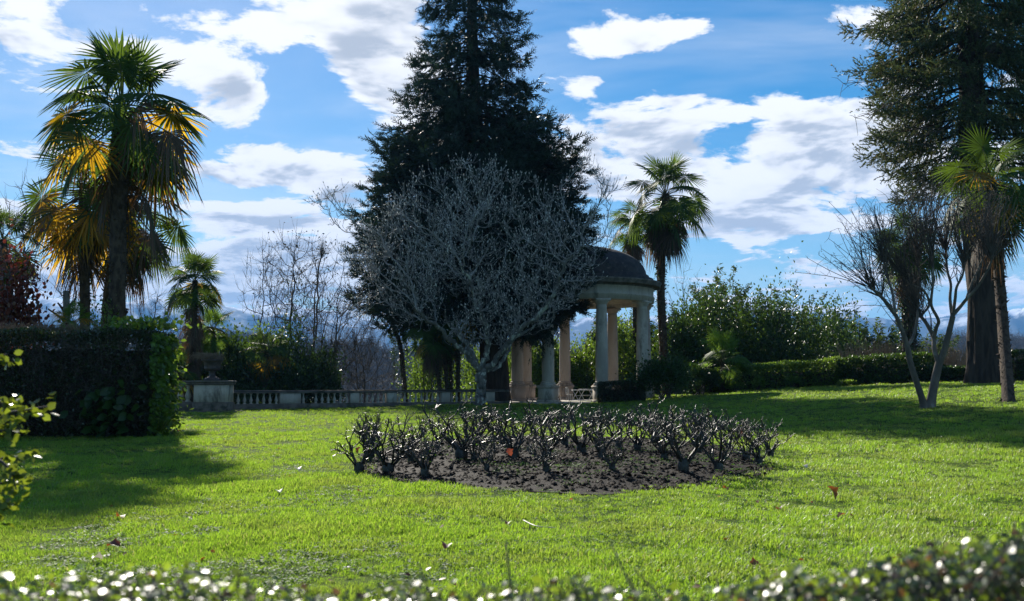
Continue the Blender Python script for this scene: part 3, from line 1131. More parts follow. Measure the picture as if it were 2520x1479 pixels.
def frond_mesh(kind, phi, seed):
    key = (kind, phi, seed)
    if key in FRONDS:
        return FRONDS[key]
    q = np.random.default_rng(abs(hash((phi, seed, len(kind)))) % 99991)
    lp = 1.2
    d0 = np.array([0, math.cos(R(phi)), math.sin(R(phi))])
    sag = .32 if phi > -30 else .1
    t = np.linspace(0, 1, 6)[:, None]
    pet = d0 * t * lp + np.array([0, .0, -1.0]) * (t ** 2) * sag * lp * max(.2, math.cos(R(phi)))
    mb = MB()
    mb.add(*tube(pet, [.026, .020, .017, .015, .014, .012], 4), 1)
    d = nrm(pet[-1] - pet[-2])
    s = np.array([1.0, 0, 0])
    tilt = R(float(np.interp(phi, [-75, -45, -15, 15, 45, 75, 90], [0, 16, 30, 36, 26, 8, 2])) + q.normal() * 8)
    n_ = np.cross(s, d)
    d = d * math.cos(tilt) - n_ * math.sin(tilt)
    n_ = np.cross(s, d)
    roll = q.normal() * .38
    s, n_ = s * math.cos(roll) + n_ * math.sin(roll), n_ * math.cos(roll) - s * math.sin(roll)
    nseg = 36
    span = R(158 if kind != 'dead' else 110)
    dl = span / nseg * 1.04
    limp = {'green': .09, 'light': .06, 'yellow': .16, 'dead': .65}[kind] + (.10 if phi < 10 else 0.0)
    o = pet[-1]
    A = np.linspace(-span, span, nseg)
    V, F = [], []
    for i, a in enumerate(A):
        L = .86 * (.93 + .10 * math.cos(a)) * q.uniform(.9, 1.06) * (1 - .12 * (abs(a) / span) ** 3)
        e = math.cos(a) * d + math.sin(a) * s
        w = -math.sin(a) * d + math.cos(a) * s
        cup = -.14 * (1 - math.cos(a)) + q.normal() * .02
        droop = limp * q.uniform(.4, 2.2)
        tipx = q.normal() * .03

        def pt(r, side, up=0.0):
            p = o + e * r * L + n_ * (cup * r + up) + w * (side + tipx * r * r)
            return p + np.array([0, 0, -1.0]) * droop * max(0, r - .35) ** 1.7 * L * 1.5
        b = len(V)
        w1, w2 = .40 * L * math.tan(dl), .026
        V += [pt(.03, 0), pt(.40, -w1), pt(.40, 0, .020), pt(.40, w1), pt(.74, -w2 * .75), pt(.74, 0, .012), pt(.74, w2 * .75), pt(1.0, 0)]
        F += [[b, b + 2, b + 1], [b, b + 3, b + 2], [b + 1, b + 2, b + 5], [b + 1, b + 5, b + 4], [b + 2, b + 3, b + 6], [b + 2, b + 6, b + 5], [b + 4, b + 5, b + 7], [b + 5, b + 6, b + 7]]
    mb.add(V, F, 0)
    mat = {'green': 'frond', 'light': 'frond_light', 'yellow': 'frond_yellow', 'dead': 'frond_dead'}[kind]
    FRONDS[key] = mb.mesh('frond', [M[mat], M['petiole' if kind in ('green', 'light') else 'dry']])
    return FRONDS[key]


def palm(label, base, top, r, size, n=34, mix=(.9, .05, .05), skirt=0, seed=1, ivy=0, light=False, group=None, fruit=False, lo=-55, mid=None, hide_trunk=False):
    """fan palm: trunk from base to top, n fronds; mix = shares of green, yellow, dead among the lower half"""
    q = np.random.default_rng(seed)
    base, top = np.asarray(base, float), np.asarray(top, float)
    t = thing('fan_palm', label, 'palm tree', base, group)
    H = top - base
    c = [-.3 * UP, (H * .5 if mid is None else mid - base), H]
    path = spline(c, 14)
    rad = r * np.interp(np.linspace(0, 1, 14), [0, .08, .5, .85, 1], [1.2, 1.0, .95, 1.05, .85])
    mb = MB()
    mb.add(*tube(path, rad, 10, .10, seed))
    hh = np.linalg.norm(H)
    ns = int(min(420, 45 * hh))
    tt = q.uniform(.02, .97, ns)
    a = q.uniform(0, 6.283, ns)
    pos = np.stack([np.interp(tt, np.linspace(0, 1, 14), path[:, i]) for i in range(3)], -1)
    od = np.stack([np.cos(a), np.sin(a), np.zeros(ns)], -1)
    rr_ = np.interp(tt, np.linspace(0, 1, 14), rad)[:, None]
    scatter(mb, pos + od * rr_ * .85, od * .75 + UP * q.uniform(-.3, 1.1, (ns, 1)), q.uniform(.5, 1.0, ns) * r * 1.0, np.array([[-.28, 0, 0], [.28, 0, 0], [0, .9, .0], [0, 0, .2]]), np.array([[0, 1, 2], [0, 3, 2], [1, 2, 3]]))
    mb.build('trunk', M['palm_trunk'], t, False)
    if ivy:
        ivy_on(t, path, r * 1.15, ivy, q)
    for k in range(n):
        f = (k + .5) / n                       # 0 young and upright .. 1 old and low
        phi = 86 - (86 - lo) * f ** .85 + q.normal() * 9
        az = k * 2.39996 + q.normal() * .2
        kind = 'light' if light else 'green'
        if f > .45:
            z = q.uniform(0, 1) - (f - .45) * .25
            if z > mix[0] + mix[1] * .5:
                kind = 'yellow' if q.uniform() < mix[1] / max(1e-6, mix[1] + mix[2]) else 'dead'
            elif z > mix[0] - mix[1] * .3 and mix[1] > 0:
                kind = 'yellow'
        ph = int(np.clip(round(phi / 15) * 15, -75, 90))
        p = H * (1 - (.22 * size * f) / hh)
        link('frond', frond_mesh(kind, ph, k % 3), t, p, (0, 0, az), size * q.uniform(.86, 1.08) * (.75 if phi > 78 else 1))
    for k in range(skirt):
        az = k * 2.39996 + q.normal() * .3
        f = q.uniform(0, 1)
        p = H * (1 - (.25 + 1.5 * f) * size * .55 / hh)
        link('dead_frond', frond_mesh('dead', int(q.choice([-75, -60, -75])), k % 2), t, p, (0, 0, az), size * q.uniform(.7, .95))
    if fruit:
        for k in range(3):
            az = R((200, 330, 80)[k])
            o_ = np.array([math.cos(az), math.sin(az), 0])
            m2 = 260
            ft = q.uniform(0, 1, m2)
            pp = H + o_ * (.25 + ft[:, None] * .7) * size * .6 + q.normal(size=(m2, 3)) * .10 * size - UP * (.1 + .45 * ft[:, None] ** 1.5) * size
            fm = MB()
            scatter(fm, pp, q.normal(size=(m2, 3)), .085, *LEAF)
            fm.add(*tube([H, H + o_ * .4 * size - UP * .1, H + o_ * .7 * size - UP * .45 * size], [.03, .025, .01], 5))
            fm.build('fruit_cluster', M['twig'], t)
    return t


def ivy_on(parent, path, r, n, q, mat='ivy', size=(.09, .17)):
    tt = q.uniform(0, 1, n) ** .9
    k = np.linspace(0, 1, len(path))
    pos = np.stack([np.interp(tt, k, path[:, i]) for i in range(3)], -1)
    a = q.uniform(0, 6.283, n)
    od = np.stack([np.cos(a), np.sin(a), np.zeros(n)], -1)
    lump = .7 + .9 * hash_noise(tt * 14, a * 1.3, 9)
    mb = MB()
    scatter(mb, pos + od * (r * lump * q.uniform(.7, 1.15, n))[:, None], od + q.normal(size=(n, 3)) * .5 - UP * .5, q.uniform(*size, n), *LEAF)
    mb.build('ivy', M[mat], parent)


def shrub(name, label, cat, base, rx, ry, h, n, leaf, mat, tmpl=LEAF, seed=1, clumps=40, group=None, stems=6, stemmat='twig', up=.3, tight=.17, alt=None, bottom=0.0):
    """leafy shrub: leaves gathered in clumps over a lumpy dome, stems inside"""
    q = np.random.default_rng(seed)
    base = np.asarray(base, float)
    t = thing(name, label, cat, base, group)
    v = nrm(q.normal(size=(clumps, 3)))
    v[:, 2] = np.abs(v[:, 2]) * 1.0 - bottom
    rad = q.uniform(.45, 1.0, clumps) ** .6
    C = v * rad[:, None] * (rx, ry, h * .62) + (0, 0, h * .40)
    C[:, 2] = np.maximum(C[:, 2], .05 * h)
    k = q.integers(0, clumps, n)
    sp = tight * q.uniform(.6, 1.4, clumps)[k][:, None] * np.array([rx, ry, h * .5]) * 1.3
    Pt = C[k] + q.normal(size=(n, 3)) * sp
    Pt[:, 2] = np.abs(Pt[:, 2])
    out = nrm(Pt - np.array([0, 0, h * .35])) + q.normal(size=(n, 3)) * .7 + UP * up
    mb = MB()
    scatter(mb, Pt, out, q.uniform(.65, 1.25, n) * leaf, *tmpl)
    mb.build('foliage', M[mat], t)
    sm = MB()
    for i in range(stems):
        e = C[i % clumps]
        b = np.array([q.normal() * .12 * rx, q.normal() * .12 * ry, -.05])
        pth = spline([b, b * .6 + e * .45 + UP * h * .08, e], 7)
        r0 = .03 + .012 * h
        sm.add(*tube(pth, np.linspace(r0, r0 * .25, 7), 5))
    sm.build('stems', M[stemmat], t)
    return t


def leafy_hedge(name, label, A, B, thick, h, n, leaf, mat, seed=1, tmpl=LEAF, rough=.16, zoff=0.0, core='bark_dark', top_mat=None, ends=True, alt_up=.2):
    """clipped hedge along A-B: leaves in the outer shell, twiggy core"""
    q = np.random.default_rng(seed)
    A, B = np.asarray(A, float), np.asarray(B, float)
    L = np.linalg.norm(B - A)
    d = (B - A) / L
    nn_ = np.array([d[1], -d[0]])             # towards the camera side
    o = np.array([A[0], A[1], float(tz(A[0], A[1]))])
    t = thing(name, label, 'hedge', o)
    w = [L * h * 1.0, L * thick, L * h * .35, thick * h, thick * h]
    f = q.choice(5, n, p=np.array(w) / sum(w))
    s = q.uniform(0, L, n)
    u_ = q.uniform(-thick / 2, thick / 2, n)
    z = q.uniform(0, 1, n) * h
    dep = np.abs(q.normal(size=n)) * rough
    s = np.where(f == 3, dep, np.where(f == 4, L - dep, s))
    u_ = np.where(f == 0, thick / 2 - dep, np.where(f == 2, -thick / 2 + dep, u_))
    z = np.where(f == 1, h - dep, z)
    lump = (fbm(s * .9 + 3, z * .9 + u_ * .9, 4, seed) - .5) * 2 * rough * 1.6
    u_ = u_ + np.where(f == 0, lump, 0) - np.where(f == 2, lump, 0)
    z = z + np.where(f == 1, lump * .8, 0)
    x, y = A[0] + d[0] * s + nn_[0] * u_, A[1] + d[1] * s + nn_[1] * u_
    zz = tz(x, y) + z + zoff
    out = np.zeros((n, 3))
    out[f == 0, :2] = nn_
    out[f == 2, :2] = -nn_
    out[f == 3, :2] = -d
    out[f == 4, :2] = d
    out[f == 1, 2] = 1
    mb = MB()
    scatter(mb, np.stack([x, y, zz], -1) - o, out + q.normal(size=(n, 3)) * .75 + UP * alt_up, q.uniform(.6, 1.3, n) * leaf, *tmpl)
    mb.build('foliage', M[mat], t)
    cm = MB()                                     # woody inside
    k = max(3, int(L / .5))
    sg = np.linspace(.25, L - .25, k)
    ring = []
    for si in sg:
        c_ = A + d * si
        g0 = float(tz(c_[0], c_[1])) - .1
        for (uu, z_) in ((thick / 2 - rough * 2.2, 0), (thick / 2 - rough * 2.4, h - rough * 2.6), (-thick / 2 + rough * 2.4, h - rough * 2.6), (-thick / 2 + rough * 2.2, 0)):
            j = q.normal(size=2) * .06
            ring.append((c_[0] + nn_[0] * (uu + j[0]) - o[0], c_[1] + nn_[1] * (uu + j[0]) - o[1], g0 + z_ + j[1] + zoff - o[2]))
    idx = np.arange(k * 4).reshape(k, 4)
    Fq = [[idx[i, j], idx[i + 1, j], idx[i + 1, (j + 1) % 4], idx[i, (j + 1) % 4]] for i in range(k - 1) for j in range(4)] + [list(idx[0]), list(idx[-1][::-1])]
    cm.add(ring, Fq)
    cm.build('wood', M[core], t)
    return t, o, d, nn_, L


def bare_tree(label, base, H, spread, nattr, seed, mats='twig', lean=(0, 0), r0=.008, trunk_h=.3, name='bare_tree', step=None, twigs=2, tw_len=.5, group=None, cz=.66, hz=.34, catkin=0, sides=4, ivy=0, e=2.3):
    q = np.random.default_rng(seed)
    base = np.asarray(base, float)
    t = thing(name, label, 'bare tree', base, group)
    att = nrm(q.normal(size=(nattr, 3))) * (q.uniform(0, 1, (nattr, 1)) ** .42) * (spread, spread, H * hz) + (lean[0] * .7, lean[1] * .7, H * cz)
    step = step or H * .035
    k = max(2, int(H * trunk_h / step))
    seeds = [np.array([lean[0] * .5 * (i / k) ** 1.5 + q.normal() * .02 * H * (i > 0) * .3, lean[1] * .5 * i / k, H * trunk_h * i / k - .2 * (i == 0)]) for i in range(k + 1)]
    N, par = colonize(seeds, [-1] + list(range(k)), att, step, H * .35, step * 1.35, 90, (0, 0, .12), .16, q)
    rad = pipe_radii(par, r0, e)
    mb = MB()
    skeleton_tubes(mb, N, par, rad, sides)
    thin = np.where(rad < r0 * 2.0)[0]
    if twigs:
        Pt = np.repeat(N[thin], twigs, 0)
        m_ = len(Pt)
        dr = nrm(np.repeat(nrm(N[thin] - N[np.maximum(par[thin], 0)]), twigs, 0) + q.normal(size=(m_, 3)) * .7 + UP * .35)
        l_ = q.uniform(.4, 1.2, (m_, 1)) * tw_len
        pts = np.stack([Pt, Pt + dr * l_ * .5 + q.normal(size=(m_, 3)) * .03 * tw_len, Pt + dr * l_ + UP * l_ * .15], 1)
        mb.add(*tubes(pts, np.tile([r0 * .75, r0 * .6, r0 * .35], (m_, 1)), 3))
    mb.build('branches', M[mats], t)
    if catkin:
        j = q.integers(0, len(pts), catkin)
        cb = MB()
        scatter(cb, pts[j, 2], q.normal(size=(catkin, 3)) - UP * .5, q.uniform(.05, .11, catkin) * H / 8, *LEAF)
        cb.build('dry_leaves', M['dry'], t)
    if ivy:
        path = N[:k + 1]
        ivy_on(t, np.vstack([path, path[-1:] + (lean[0] * .2, 0, H * .16)]), .22 + H * .012, ivy, q)
    return t


def conifer(label, base, D, axis, env, nb, dens, tmpl, size, mat, seed, trunk_r, droop=.35, name='conifer', keep=None, hang=.8, zmin=None, cat='conifer tree', flat=None, bend=0.0):
    """axis: list of (px, py) of the trunk; env: list of (py, left px, right px) of the crown outline at distance D"""
    q = np.random.default_rng(seed)
    base = np.asarray(base, float)
    t = thing(name, label, cat, base)
    ax = np.array([P(a, b, D) for a, b in axis])
    ax = ax[np.argsort(ax[:, 2])]
    zs = np.linspace(base[2] - .2, ax[-1, 2], 26)
    path = np.stack([np.interp(zs, ax[:, 2], ax[:, 0]), np.full(26, D), zs], -1)
    H = zs[-1] - base[2]
    f = np.linspace(0, 1, 26)
    rad = trunk_r * ((1 - f) ** .7 * .90 + .03 + .22 * np.exp(-f * H / .7))
    mb = MB()
    mb.add(*tube(path - base, rad, 40, .15, seed, 5.0))
    E = np.array([(P(0, y, D)[2], P(a, y, D)[0], P(b, y, D)[0]) for y, a, b in env])
    E = E[np.argsort(E[:, 0])]
    zz = np.linspace(E[0, 0], E[-1, 0], 400)
    wl = np.interp(zz, E[:, 0], E[:, 1])
    wr = np.interp(zz, E[:, 0], E[:, 2])
    wgt = np.maximum(wr - wl, .3)
    cdf = np.cumsum(wgt) / wgt.sum()
    zb = np.interp((np.arange(nb) + q.uniform(0, 1, nb)) / nb, cdf, zz)
    az = np.arange(nb) * 2.39996 + q.normal(size=nb) * .5
    Pts, Fw, Sz = [], [], []
    lines, lr = [], []
    for i in range(nb):
        c_, s_ = math.cos(az[i]), math.sin(az[i])
        xa = np.interp(zb[i], zs, path[:, 0])
        l, r = xa - np.interp(zb[i], zz, wl), np.interp(zb[i], zz, wr) - xa
        side = (r if c_ > 0 else l)
        dep = (l + r) / 2
        reach = math.sqrt((c_ * side) ** 2 + (s_ * dep) ** 2) * q.uniform(.78, 1.06)
        if reach < .25:
            continue
        if keep is not None and q.uniform() > keep(zb[i], c_):
            continue
        o_ = np.array([c_, s_, 0])
        dz = droop * reach * q.uniform(.5, 1.3)
        tt = np.linspace(0, 1, 8)
        st = np.array([xa, D, zb[i] + dz * .55])
        st[2] = min(st[2], zs[-1] - .3)
        lin = st + o_ * (tt * reach)[:, None] + UP * (-dz * tt ** 1.2 + .30 * dz * tt ** 4 * 1.2)[:, None] + np.array([-s_, c_, 0]) * (q.normal() * .16 * reach * tt ** 2)[:, None]
        lines.append(lin)
        rb = .02 + .011 * reach
        lr.append(rb * (1 - .85 * tt))
        ns = int(reach * dens * q.uniform(.75, 1.25))
        a_ = q.uniform(.16, 1.0, ns) ** .72
        pos = np.stack([np.interp(a_, tt, lin[:, j]) for j in range(3)], -1)
        lat = q.normal(size=(ns, 1)) * (.10 + .16 * reach * (1 - a_[:, None] * .7))
        lat = np.clip(lat, -1.7, 1.7)
        pos = pos + np.array([-s_, c_, 0]) * lat - UP * np.abs(lat) * .35 + q.normal(size=(ns, 3)) * .12
        fw = o_ * q.uniform(.3, 1.1, (ns, 1)) + np.array([-s_, c_, 0]) * np.sign(lat) * q.uniform(0, .8, (ns, 1)) - UP * hang * q.uniform(.1, 1.4, (ns, 1)) + q.normal(size=(ns, 3)) * .25
        tip = a_ > .9
        fw[tip] += UP * hang * 1.1
        Pts.append(pos)
        Fw.append(fw)
        Sz.append(q.uniform(.6, 1.2, ns) * size)
    lines = np.array(lines)
    mb.add(*tubes(lines - base, np.array(lr), 5))
    mb.build('trunk', M['bark_dark'], t, False)
    cm = MB()
    scatter(cm, np.concatenate(Pts) - base, np.concatenate(Fw), np.concatenate(Sz), *tmpl, flat=flat)
    cm.build('crown', M[mat], t)
    return t, lines


def bamboo(label, base, H, rx, n_culm, leaves, seed, mat='bamboo', group='bamboo clumps behind the garden'):
    q = np.random.default_rng(seed)
    base = np.asarray(base, float)
    t = thing('bamboo_clump', label, 'bamboo', base, group)
    n = n_culm
    a = q.uniform(0, 6.283, n)
    rr_ = np.sqrt(q.uniform(0, 1, n)) * rx * .55
    b = np.stack([np.cos(a) * rr_, np.sin(a) * rr_, np.full(n, -.3)], -1)
    hh = H * (1 - .40 * (rr_ / (rx * .55)) ** 1.3 * q.uniform(.3, 1, n)) * q.uniform(.78, 1.02, n)
    out = np.stack([np.cos(a), np.sin(a), np.zeros(n)], -1) * (rx * .45 * q.uniform(.3, 1.1, n))[:, None] + q.normal(size=(n, 3)) * (.25, .25, 0)
    tt = np.linspace(0, 1, 9)
    C = b[:, None] + out[:, None] * (tt ** 2.2)[None, :, None] + UP * (hh[:, None] * (tt - .06 * tt ** 4))[..., None]
    MB().add(*tubes(C, np.outer(np.full(n, .028), 1 - .85 * tt), 5)).build('culms', M['petiole'], t)
    k = q.integers(0, n, leaves)
    u_ = q.uniform(.25, 1.0, leaves)
    pos = np.stack([C[k, np.minimum((u_ * 8).astype(int), 7), i] * (1 - (u_ * 8) % 1) + C[k, np.minimum((u_ * 8).astype(int) + 1, 8), i] * ((u_ * 8) % 1) for i in range(3)], -1)
    lev = np.floor(u_ * 17) / 17                       # leaves sit on side branches at the nodes
    da = hash_noise(lev * 91 + k * 3.7, k * 1.9, 3) * 12.6
    ln = (1.0 - u_) * .95 * min(H, 12) * .13 * q.uniform(.1, 1.15, leaves) + .05
    sd = np.stack([np.cos(da), np.sin(da), np.full(leaves, .35)], -1)
    pos = pos + sd * ln[:, None] + q.normal(size=(leaves, 3)) * .11
    mb = MB()
    scatter(mb, pos, sd + q.normal(size=(leaves, 3)) * .7 - UP * .55, q.uniform(.6, 1.3, leaves) * .38, NARROW[0] * (1.4, 1, 1), NARROW[1])
    mb.build('foliage', M[mat], t)
    return t

# ------------------------------------------------------------------ the great dark conifer and the magnolia
cb = on_ground(1222, 65.0)
CED_ENV = [(-170, 1150, 1170), (-100, 1105, 1215), (-30, 1062, 1262), (40, 1040, 1285), (75, 1000, 1322), (110, 1015, 1290), (160, 1002, 1298), (205, 985, 1335), (250, 985, 1345), (300, 955, 1388), (400, 930, 1425), (500, 893, 1446), (600, 868, 1452), (680, 872, 1448), (740, 890, 1436), (790, 925, 1390), (820, 985, 1350)]
zc = P(0, 330, 65)[2]
cedar, cl = conifer('huge dark evergreen conifer with drooping sprays in the centre of the lawn', cb, 65.0, [(1222, 998), (1212, 800), (1190, 500), (1165, 250), (1160, 0), (1158, -170)], CED_ENV, 540, 7.8, SPRAY, 1.03, 'cedar', 11, 1.0, .34,
                    'evergreen_conifer', keep=lambda z, c: 1.0 if z < zc else (.62 if z < zc + 6 else .5))
# low bough hanging before the rotunda
q = np.random.default_rng(5)
bp = np.array([P(1225, 700, 65), P(1275, 690, 64.0), P(1320, 745, 63.2), P(1322, 840, 63.0)])
bp = spline(bp, 24)
n = 520
k = q.integers(4, 24, n)
cm = MB()
scatter(cm, bp[k] + q.normal(size=(n, 3)) * (.75, .7, .45) - cb, q.normal(size=(n, 3)) * .4 + np.array([.3, 0, -.9]), q.uniform(.5, 1.1, n) * .8, *SPRAY)
cm.build('low_bough', M['cedar'], cedar)

DM = 57.0
mbs = on_ground(1186, DM)
mag = thing('magnolia_tree', 'leafless magnolia with grey lichened limbs and silvery buds before the conifer', 'bare tree', mbs)


def Z3(x, y, dd=0):   # pixel of the 1674-wide detail of the photograph -> world
    return P((1150 + x / 1.395) * .65625, (500 + y / 1.395) * .65625, DM + dd)


LIMBS = [
    ([(912, 1425), (910, 1330), (905, 1235)], [0, 0, 0], .52, .44),
    ([(905, 1240), (850, 1170), (790, 1110), (700, 1040), (625, 965), (560, 915)], [0, -.3, -.8, -1.6, -2.4, -3], .27, .13),
    ([(900, 1235), (868, 1150), (800, 1060), (735, 975), (690, 900), (640, 820)], [0, .4, 1.2, 2, 3, 3.8], .24, .10),
    ([(905, 1240), (940, 1150), (950, 1070), (925, 980), (885, 890), (860, 800), (810, 690)], [0, -.2, -.5, -1, -1.6, -2, -2.4], .26, .10),
    ([(925, 1000), (912, 880), (900, 760), (915, 620), (925, 520)], [-.8, .2, 1.0, 1.6, 2], .17, .07),
    ([(912, 1240), (960, 1215), (1040, 1120), (1100, 1045), (1195, 965), (1290, 845), (1335, 720), (1370, 650), (1450, 590)], [0, 0, -.5, -1, -1.5, -2, -2.4, -2.6, -3], .30, .09),
    ([(1065, 1085), (1110, 950), (1150, 850), (1210, 740), (1280, 660), (1300, 580)], [-.6, .3, 1.0, 1.7, 2.2, 2.6], .17, .07),
    ([(915, 1245), (990, 1225), (1050, 1150), (1085, 1080), (1200, 1000), (1300, 960)], [0, .4, .9, 1.4, 2.2, 3.0], .20, .07),
    ([(800, 1060), (840, 960), (870, 860), (760, 810), (700, 760)], [1.2, 1.6, 2.2, 3, 3.4], .11, .05),
    ([(990, 900), (1010, 960), (1030, 1010)], [1.0, .5, 0], .06, .05),
]
seeds, par0 = [], []
lm = MB()
for li, (pts, dd, ra_, rb_) in enumerate(LIMBS):
    w = np.array([Z3(x, y, d) for (x, y), d in zip(pts, dd)])
    path = spline(w, len(pts) * 5)
    path[1:-1] += rng.normal(size=(len(path) - 2, 3)) * .05
    rad = np.linspace(ra_, rb_, len(path))
    if li == 0:
        rad = np.interp(np.linspace(0, 1, len(path)), [0, .12, .5, 1], [.62, .5, .44, .50])
    lm.add(*tube(path - mbs, rad * .66, 10, .14, li + 3))
    for i, p in enumerate(path):
        if i % 2 == 0:
            d0 = np.array([np.linalg.norm(p - s) for s in seeds]) if seeds else None
            par0.append(-1 if not seeds else int(d0.argmin()))
            seeds.append(p)
lm.build('trunk', M['bark_lichen'], mag, True)
q = np.random.default_rng(21)
n = 5600
v = nrm(q.normal(size=(n, 3))) * (q.uniform(0, 1, (n, 1)) ** .40)
ctr = P(1170, 625, DM)
att = ctr + v * np.array([310 / 43., 5.6, 232 / 43.])
att[:, 2] -= .055 * (att[:, 0] - ctr[0]) ** 2 * (v[:, 2] > 0) * .6
extra = np.array([P(*p, DM + q.normal() * 2) for p in [(800, 490), (820, 520), (850, 560), (780, 500), (1480, 470), (1500, 500), (1440, 400), (1500, 460), (1510, 590), (1470, 560), (1490, 440), (840, 470), (1460, 430), (860, 760), (840, 640)] for _ in range(4)]) + q.normal(size=(60, 3)) * .35
cl3 = fbm(att[:, 0] * .75 + att[:, 1] * .4, att[:, 2] * .75 + att[:, 1] * .5, 3, 13)
att = np.vstack([att[(att[:, 2] > 3.6) & (cl3 > .44)], extra])
N, par = colonize(seeds, par0, att, .32, 3.2, .40, 140, (0, 0, .10), .2, q)
rad = np.minimum(pipe_radii(par, .012, 2.45), .13)
ns0 = len(seeds)
sel = np.arange(len(N)) >= ns0
bm_ = MB()
i = np.where(sel)[0]
a_, b_ = N[par[i]], N[i]
ex = (b_ - a_) * .06
bm_.add(*tubes(np.stack([a_ - ex, b_ + ex], 1) - mbs, np.stack([np.minimum(rad[par[i]], rad[i] * 1.35), rad[i]], 1), 5))
thin = i[rad[i] < .03]
tw = 2
Pt = np.repeat(N[thin], tw, 0)
m_ = len(Pt)
dr = nrm(np.repeat(nrm(N[thin] - N[par[thin]]), tw, 0) * .7 + q.normal(size=(m_, 3)) * .6 + UP * .55)
l_ = q.uniform(.18, .6, (m_, 1))
pts = np.stack([Pt, Pt + dr * l_ * .5 + q.normal(size=(m_, 3)) * .02, Pt + dr * l_ + UP * l_ * .28], 1)
bm_.add(*tubes(pts - mbs, np.tile([.014, .011, .008], (m_, 1)), 3))
bm_.build('branches', M['twig_grey'], mag)
bd = MB()
kk = q.uniform(0, 1, m_) < .85
tipd = nrm(pts[kk, 2] - pts[kk, 1])
BUD = (np.array([[0, 0, 0], [-.2, .4, 0], [.2, .4, 0], [0, .4, .2], [0, .4, -.2], [0, 1, 0]]), np.array([[0, 1, 3], [0, 3, 2], [0, 2, 4], [0, 4, 1], [5, 3, 1], [5, 2, 3], [5, 4, 2], [5, 1, 4]]))
scatter(bd, pts[kk, 2] - mbs, tipd + UP * .3, q.uniform(.10, .19, kk.sum()), *BUD)
bd.build('buds', M['bud'], mag)

# ------------------------------------------------------------------ big conifer at the right edge
sb = on_ground(2432, 47.5)
SPR_ENV = [(-420, 2340, 2400), (-200, 2230, 2560), (-60, 2130, 2640), (30, 2100, 2680), (70, 2160, 2680), (110, 2120, 2690), (200, 2135, 2700), (290, 2150, 2700), (350, 2128, 2700), (400, 2200, 2690), (450, 2190, 2680), (480, 2260, 2600)]
spr, sl = conifer('tall old conifer with massive dark trunk and ragged boughs, right edge of lawn', sb, 47.5, [(2435, 946), (2425, 700), (2400, 450), (2390, 200), (2380, 0), (2370, -420)], SPR_ENV, 270, 26, SPRIG, .60, 'spruce', 23, .98, .36,
                  'old_conifer', keep=lambda z, c: .64, hang=1.0)
q = np.random.default_rng(8)
dl_ = []
for k in range(46):                             # dead twiggy branches, lower and between the boughs
    y0 = q.uniform(120, 560)
    st = P(2400 + q.normal() * 12, y0, 47.5)
    a = q.uniform(1.8, 5.2)
    o_ = np.array([math.cos(a), -abs(math.sin(a)), 0])
    L_ = q.uniform(1.2, 4.6)
    dl_.append(spline([st, st + o_ * L_ * .4 + UP * .1, st + o_ * L_ * .8 - UP * .35 * L_ * q.uniform(0, 1), st + o_ * L_ - UP * .5 * L_ * q.uniform(0, 1.2)], 8))
for st, en in (((2390, 180), (2075, 205)), ((2390, 190), (2105, 290)), ((2390, 390), (2165, 340))):
    a0, e0 = P(*st, 47), P(*en, 45.5)
    dl_.append(spline([a0, a0 * .6 + e0 * .4 + UP * .2, a0 * .25 + e0 * .75, e0], 8))
dl_ = np.array(dl_)
dm_ = MB().add(*tubes(dl_ - sb, np.tile(np.linspace(.05, .012, 8), (len(dl_), 1)), 5))
Pt = dl_[:, 3:].reshape(-1, 3)
Pt = np.repeat(Pt, 4, 0)
dr = nrm(q.normal(size=Pt.shape) * (1, 1, .7) + (-.3, 0, -.3))
l_ = q.uniform(.15, .8, (len(Pt), 1))
dm_.add(*tubes(np.stack([Pt, Pt + dr * l_ * .5, Pt + dr * l_ - UP * l_ * .25], 1) - sb, np.tile([.014, .011, .006], (len(Pt), 1)), 3))
dm_.build('dead_branches', M['twig'], spr)

# ------------------------------------------------------------------ palms
def gp(px, D, zadd=0.0):
    p = on_ground(px, D)
    return p + np.array([0, 0, zadd])


palm('tallest fan palm with broad crown, thick dark trunk rising behind the clipped hedge', gp(288, 34), P(300, 275, 34), .285, 1.70, 40, (.55, .25, .2), 4, 3, fruit=True, lo=-42, mid=P(291, 560, 34))
palm('fan palm with yellow backlit fronds, slim trunk left of the tallest palm', gp(212, 39), P(208, 465, 39), .20, 1.52, 32, (.12, .74, .14), 8, 4, lo=-65)
palm('fan palm half hidden directly behind the tallest palm trunk', gp(266, 41), P(326, 505, 41), .21, 1.52, 30, (.55, .25, .2), 8, 6, lo=-65, mid=P(268, 700, 41))
palm('green fan palm with shaggy skirt of dead fronds behind the stone urn', gp(474, 55), P(480, 690, 55), .17, 1.08, 34, (.85, .1, .05), 0, 7, lo=-45)
pk = [o for o in bpy.data.objects if o.get('label', '').startswith('green fan palm with shaggy')][0]
q = np.random.default_rng(3)
for k in range(46):
    H = np.array(P(480, 690, 55)) - np.array(pk.location)
    f = k / 46
    link('dead_frond', frond_mesh('dead', int(q.choice([-75, -60])), k % 2), pk, H * (1 - (.06 + .70 * f)), (0, 0, k * 2.4), q.uniform(.62, .9) * (1 - .35 * f))
palm('small bushy green palm right of the skirted palm', gp(527, 57), P(524, 815, 57), .15, .95, 26, (.8, .2, 0), 0, 8, light=True, lo=-25)
palm('yellowing low palm among the shrubs behind the balustrade', gp(655, 58), P(655, 865, 58), .15, .95, 24, (.3, .6, .1), 4, 9, lo=-60)
palm('short palm with orange fronds just left of the urn pier', gp(436, 54), P(434, 915, 54), .14, .75, 20, (.1, .8, .1), 0, 10, lo=-70)
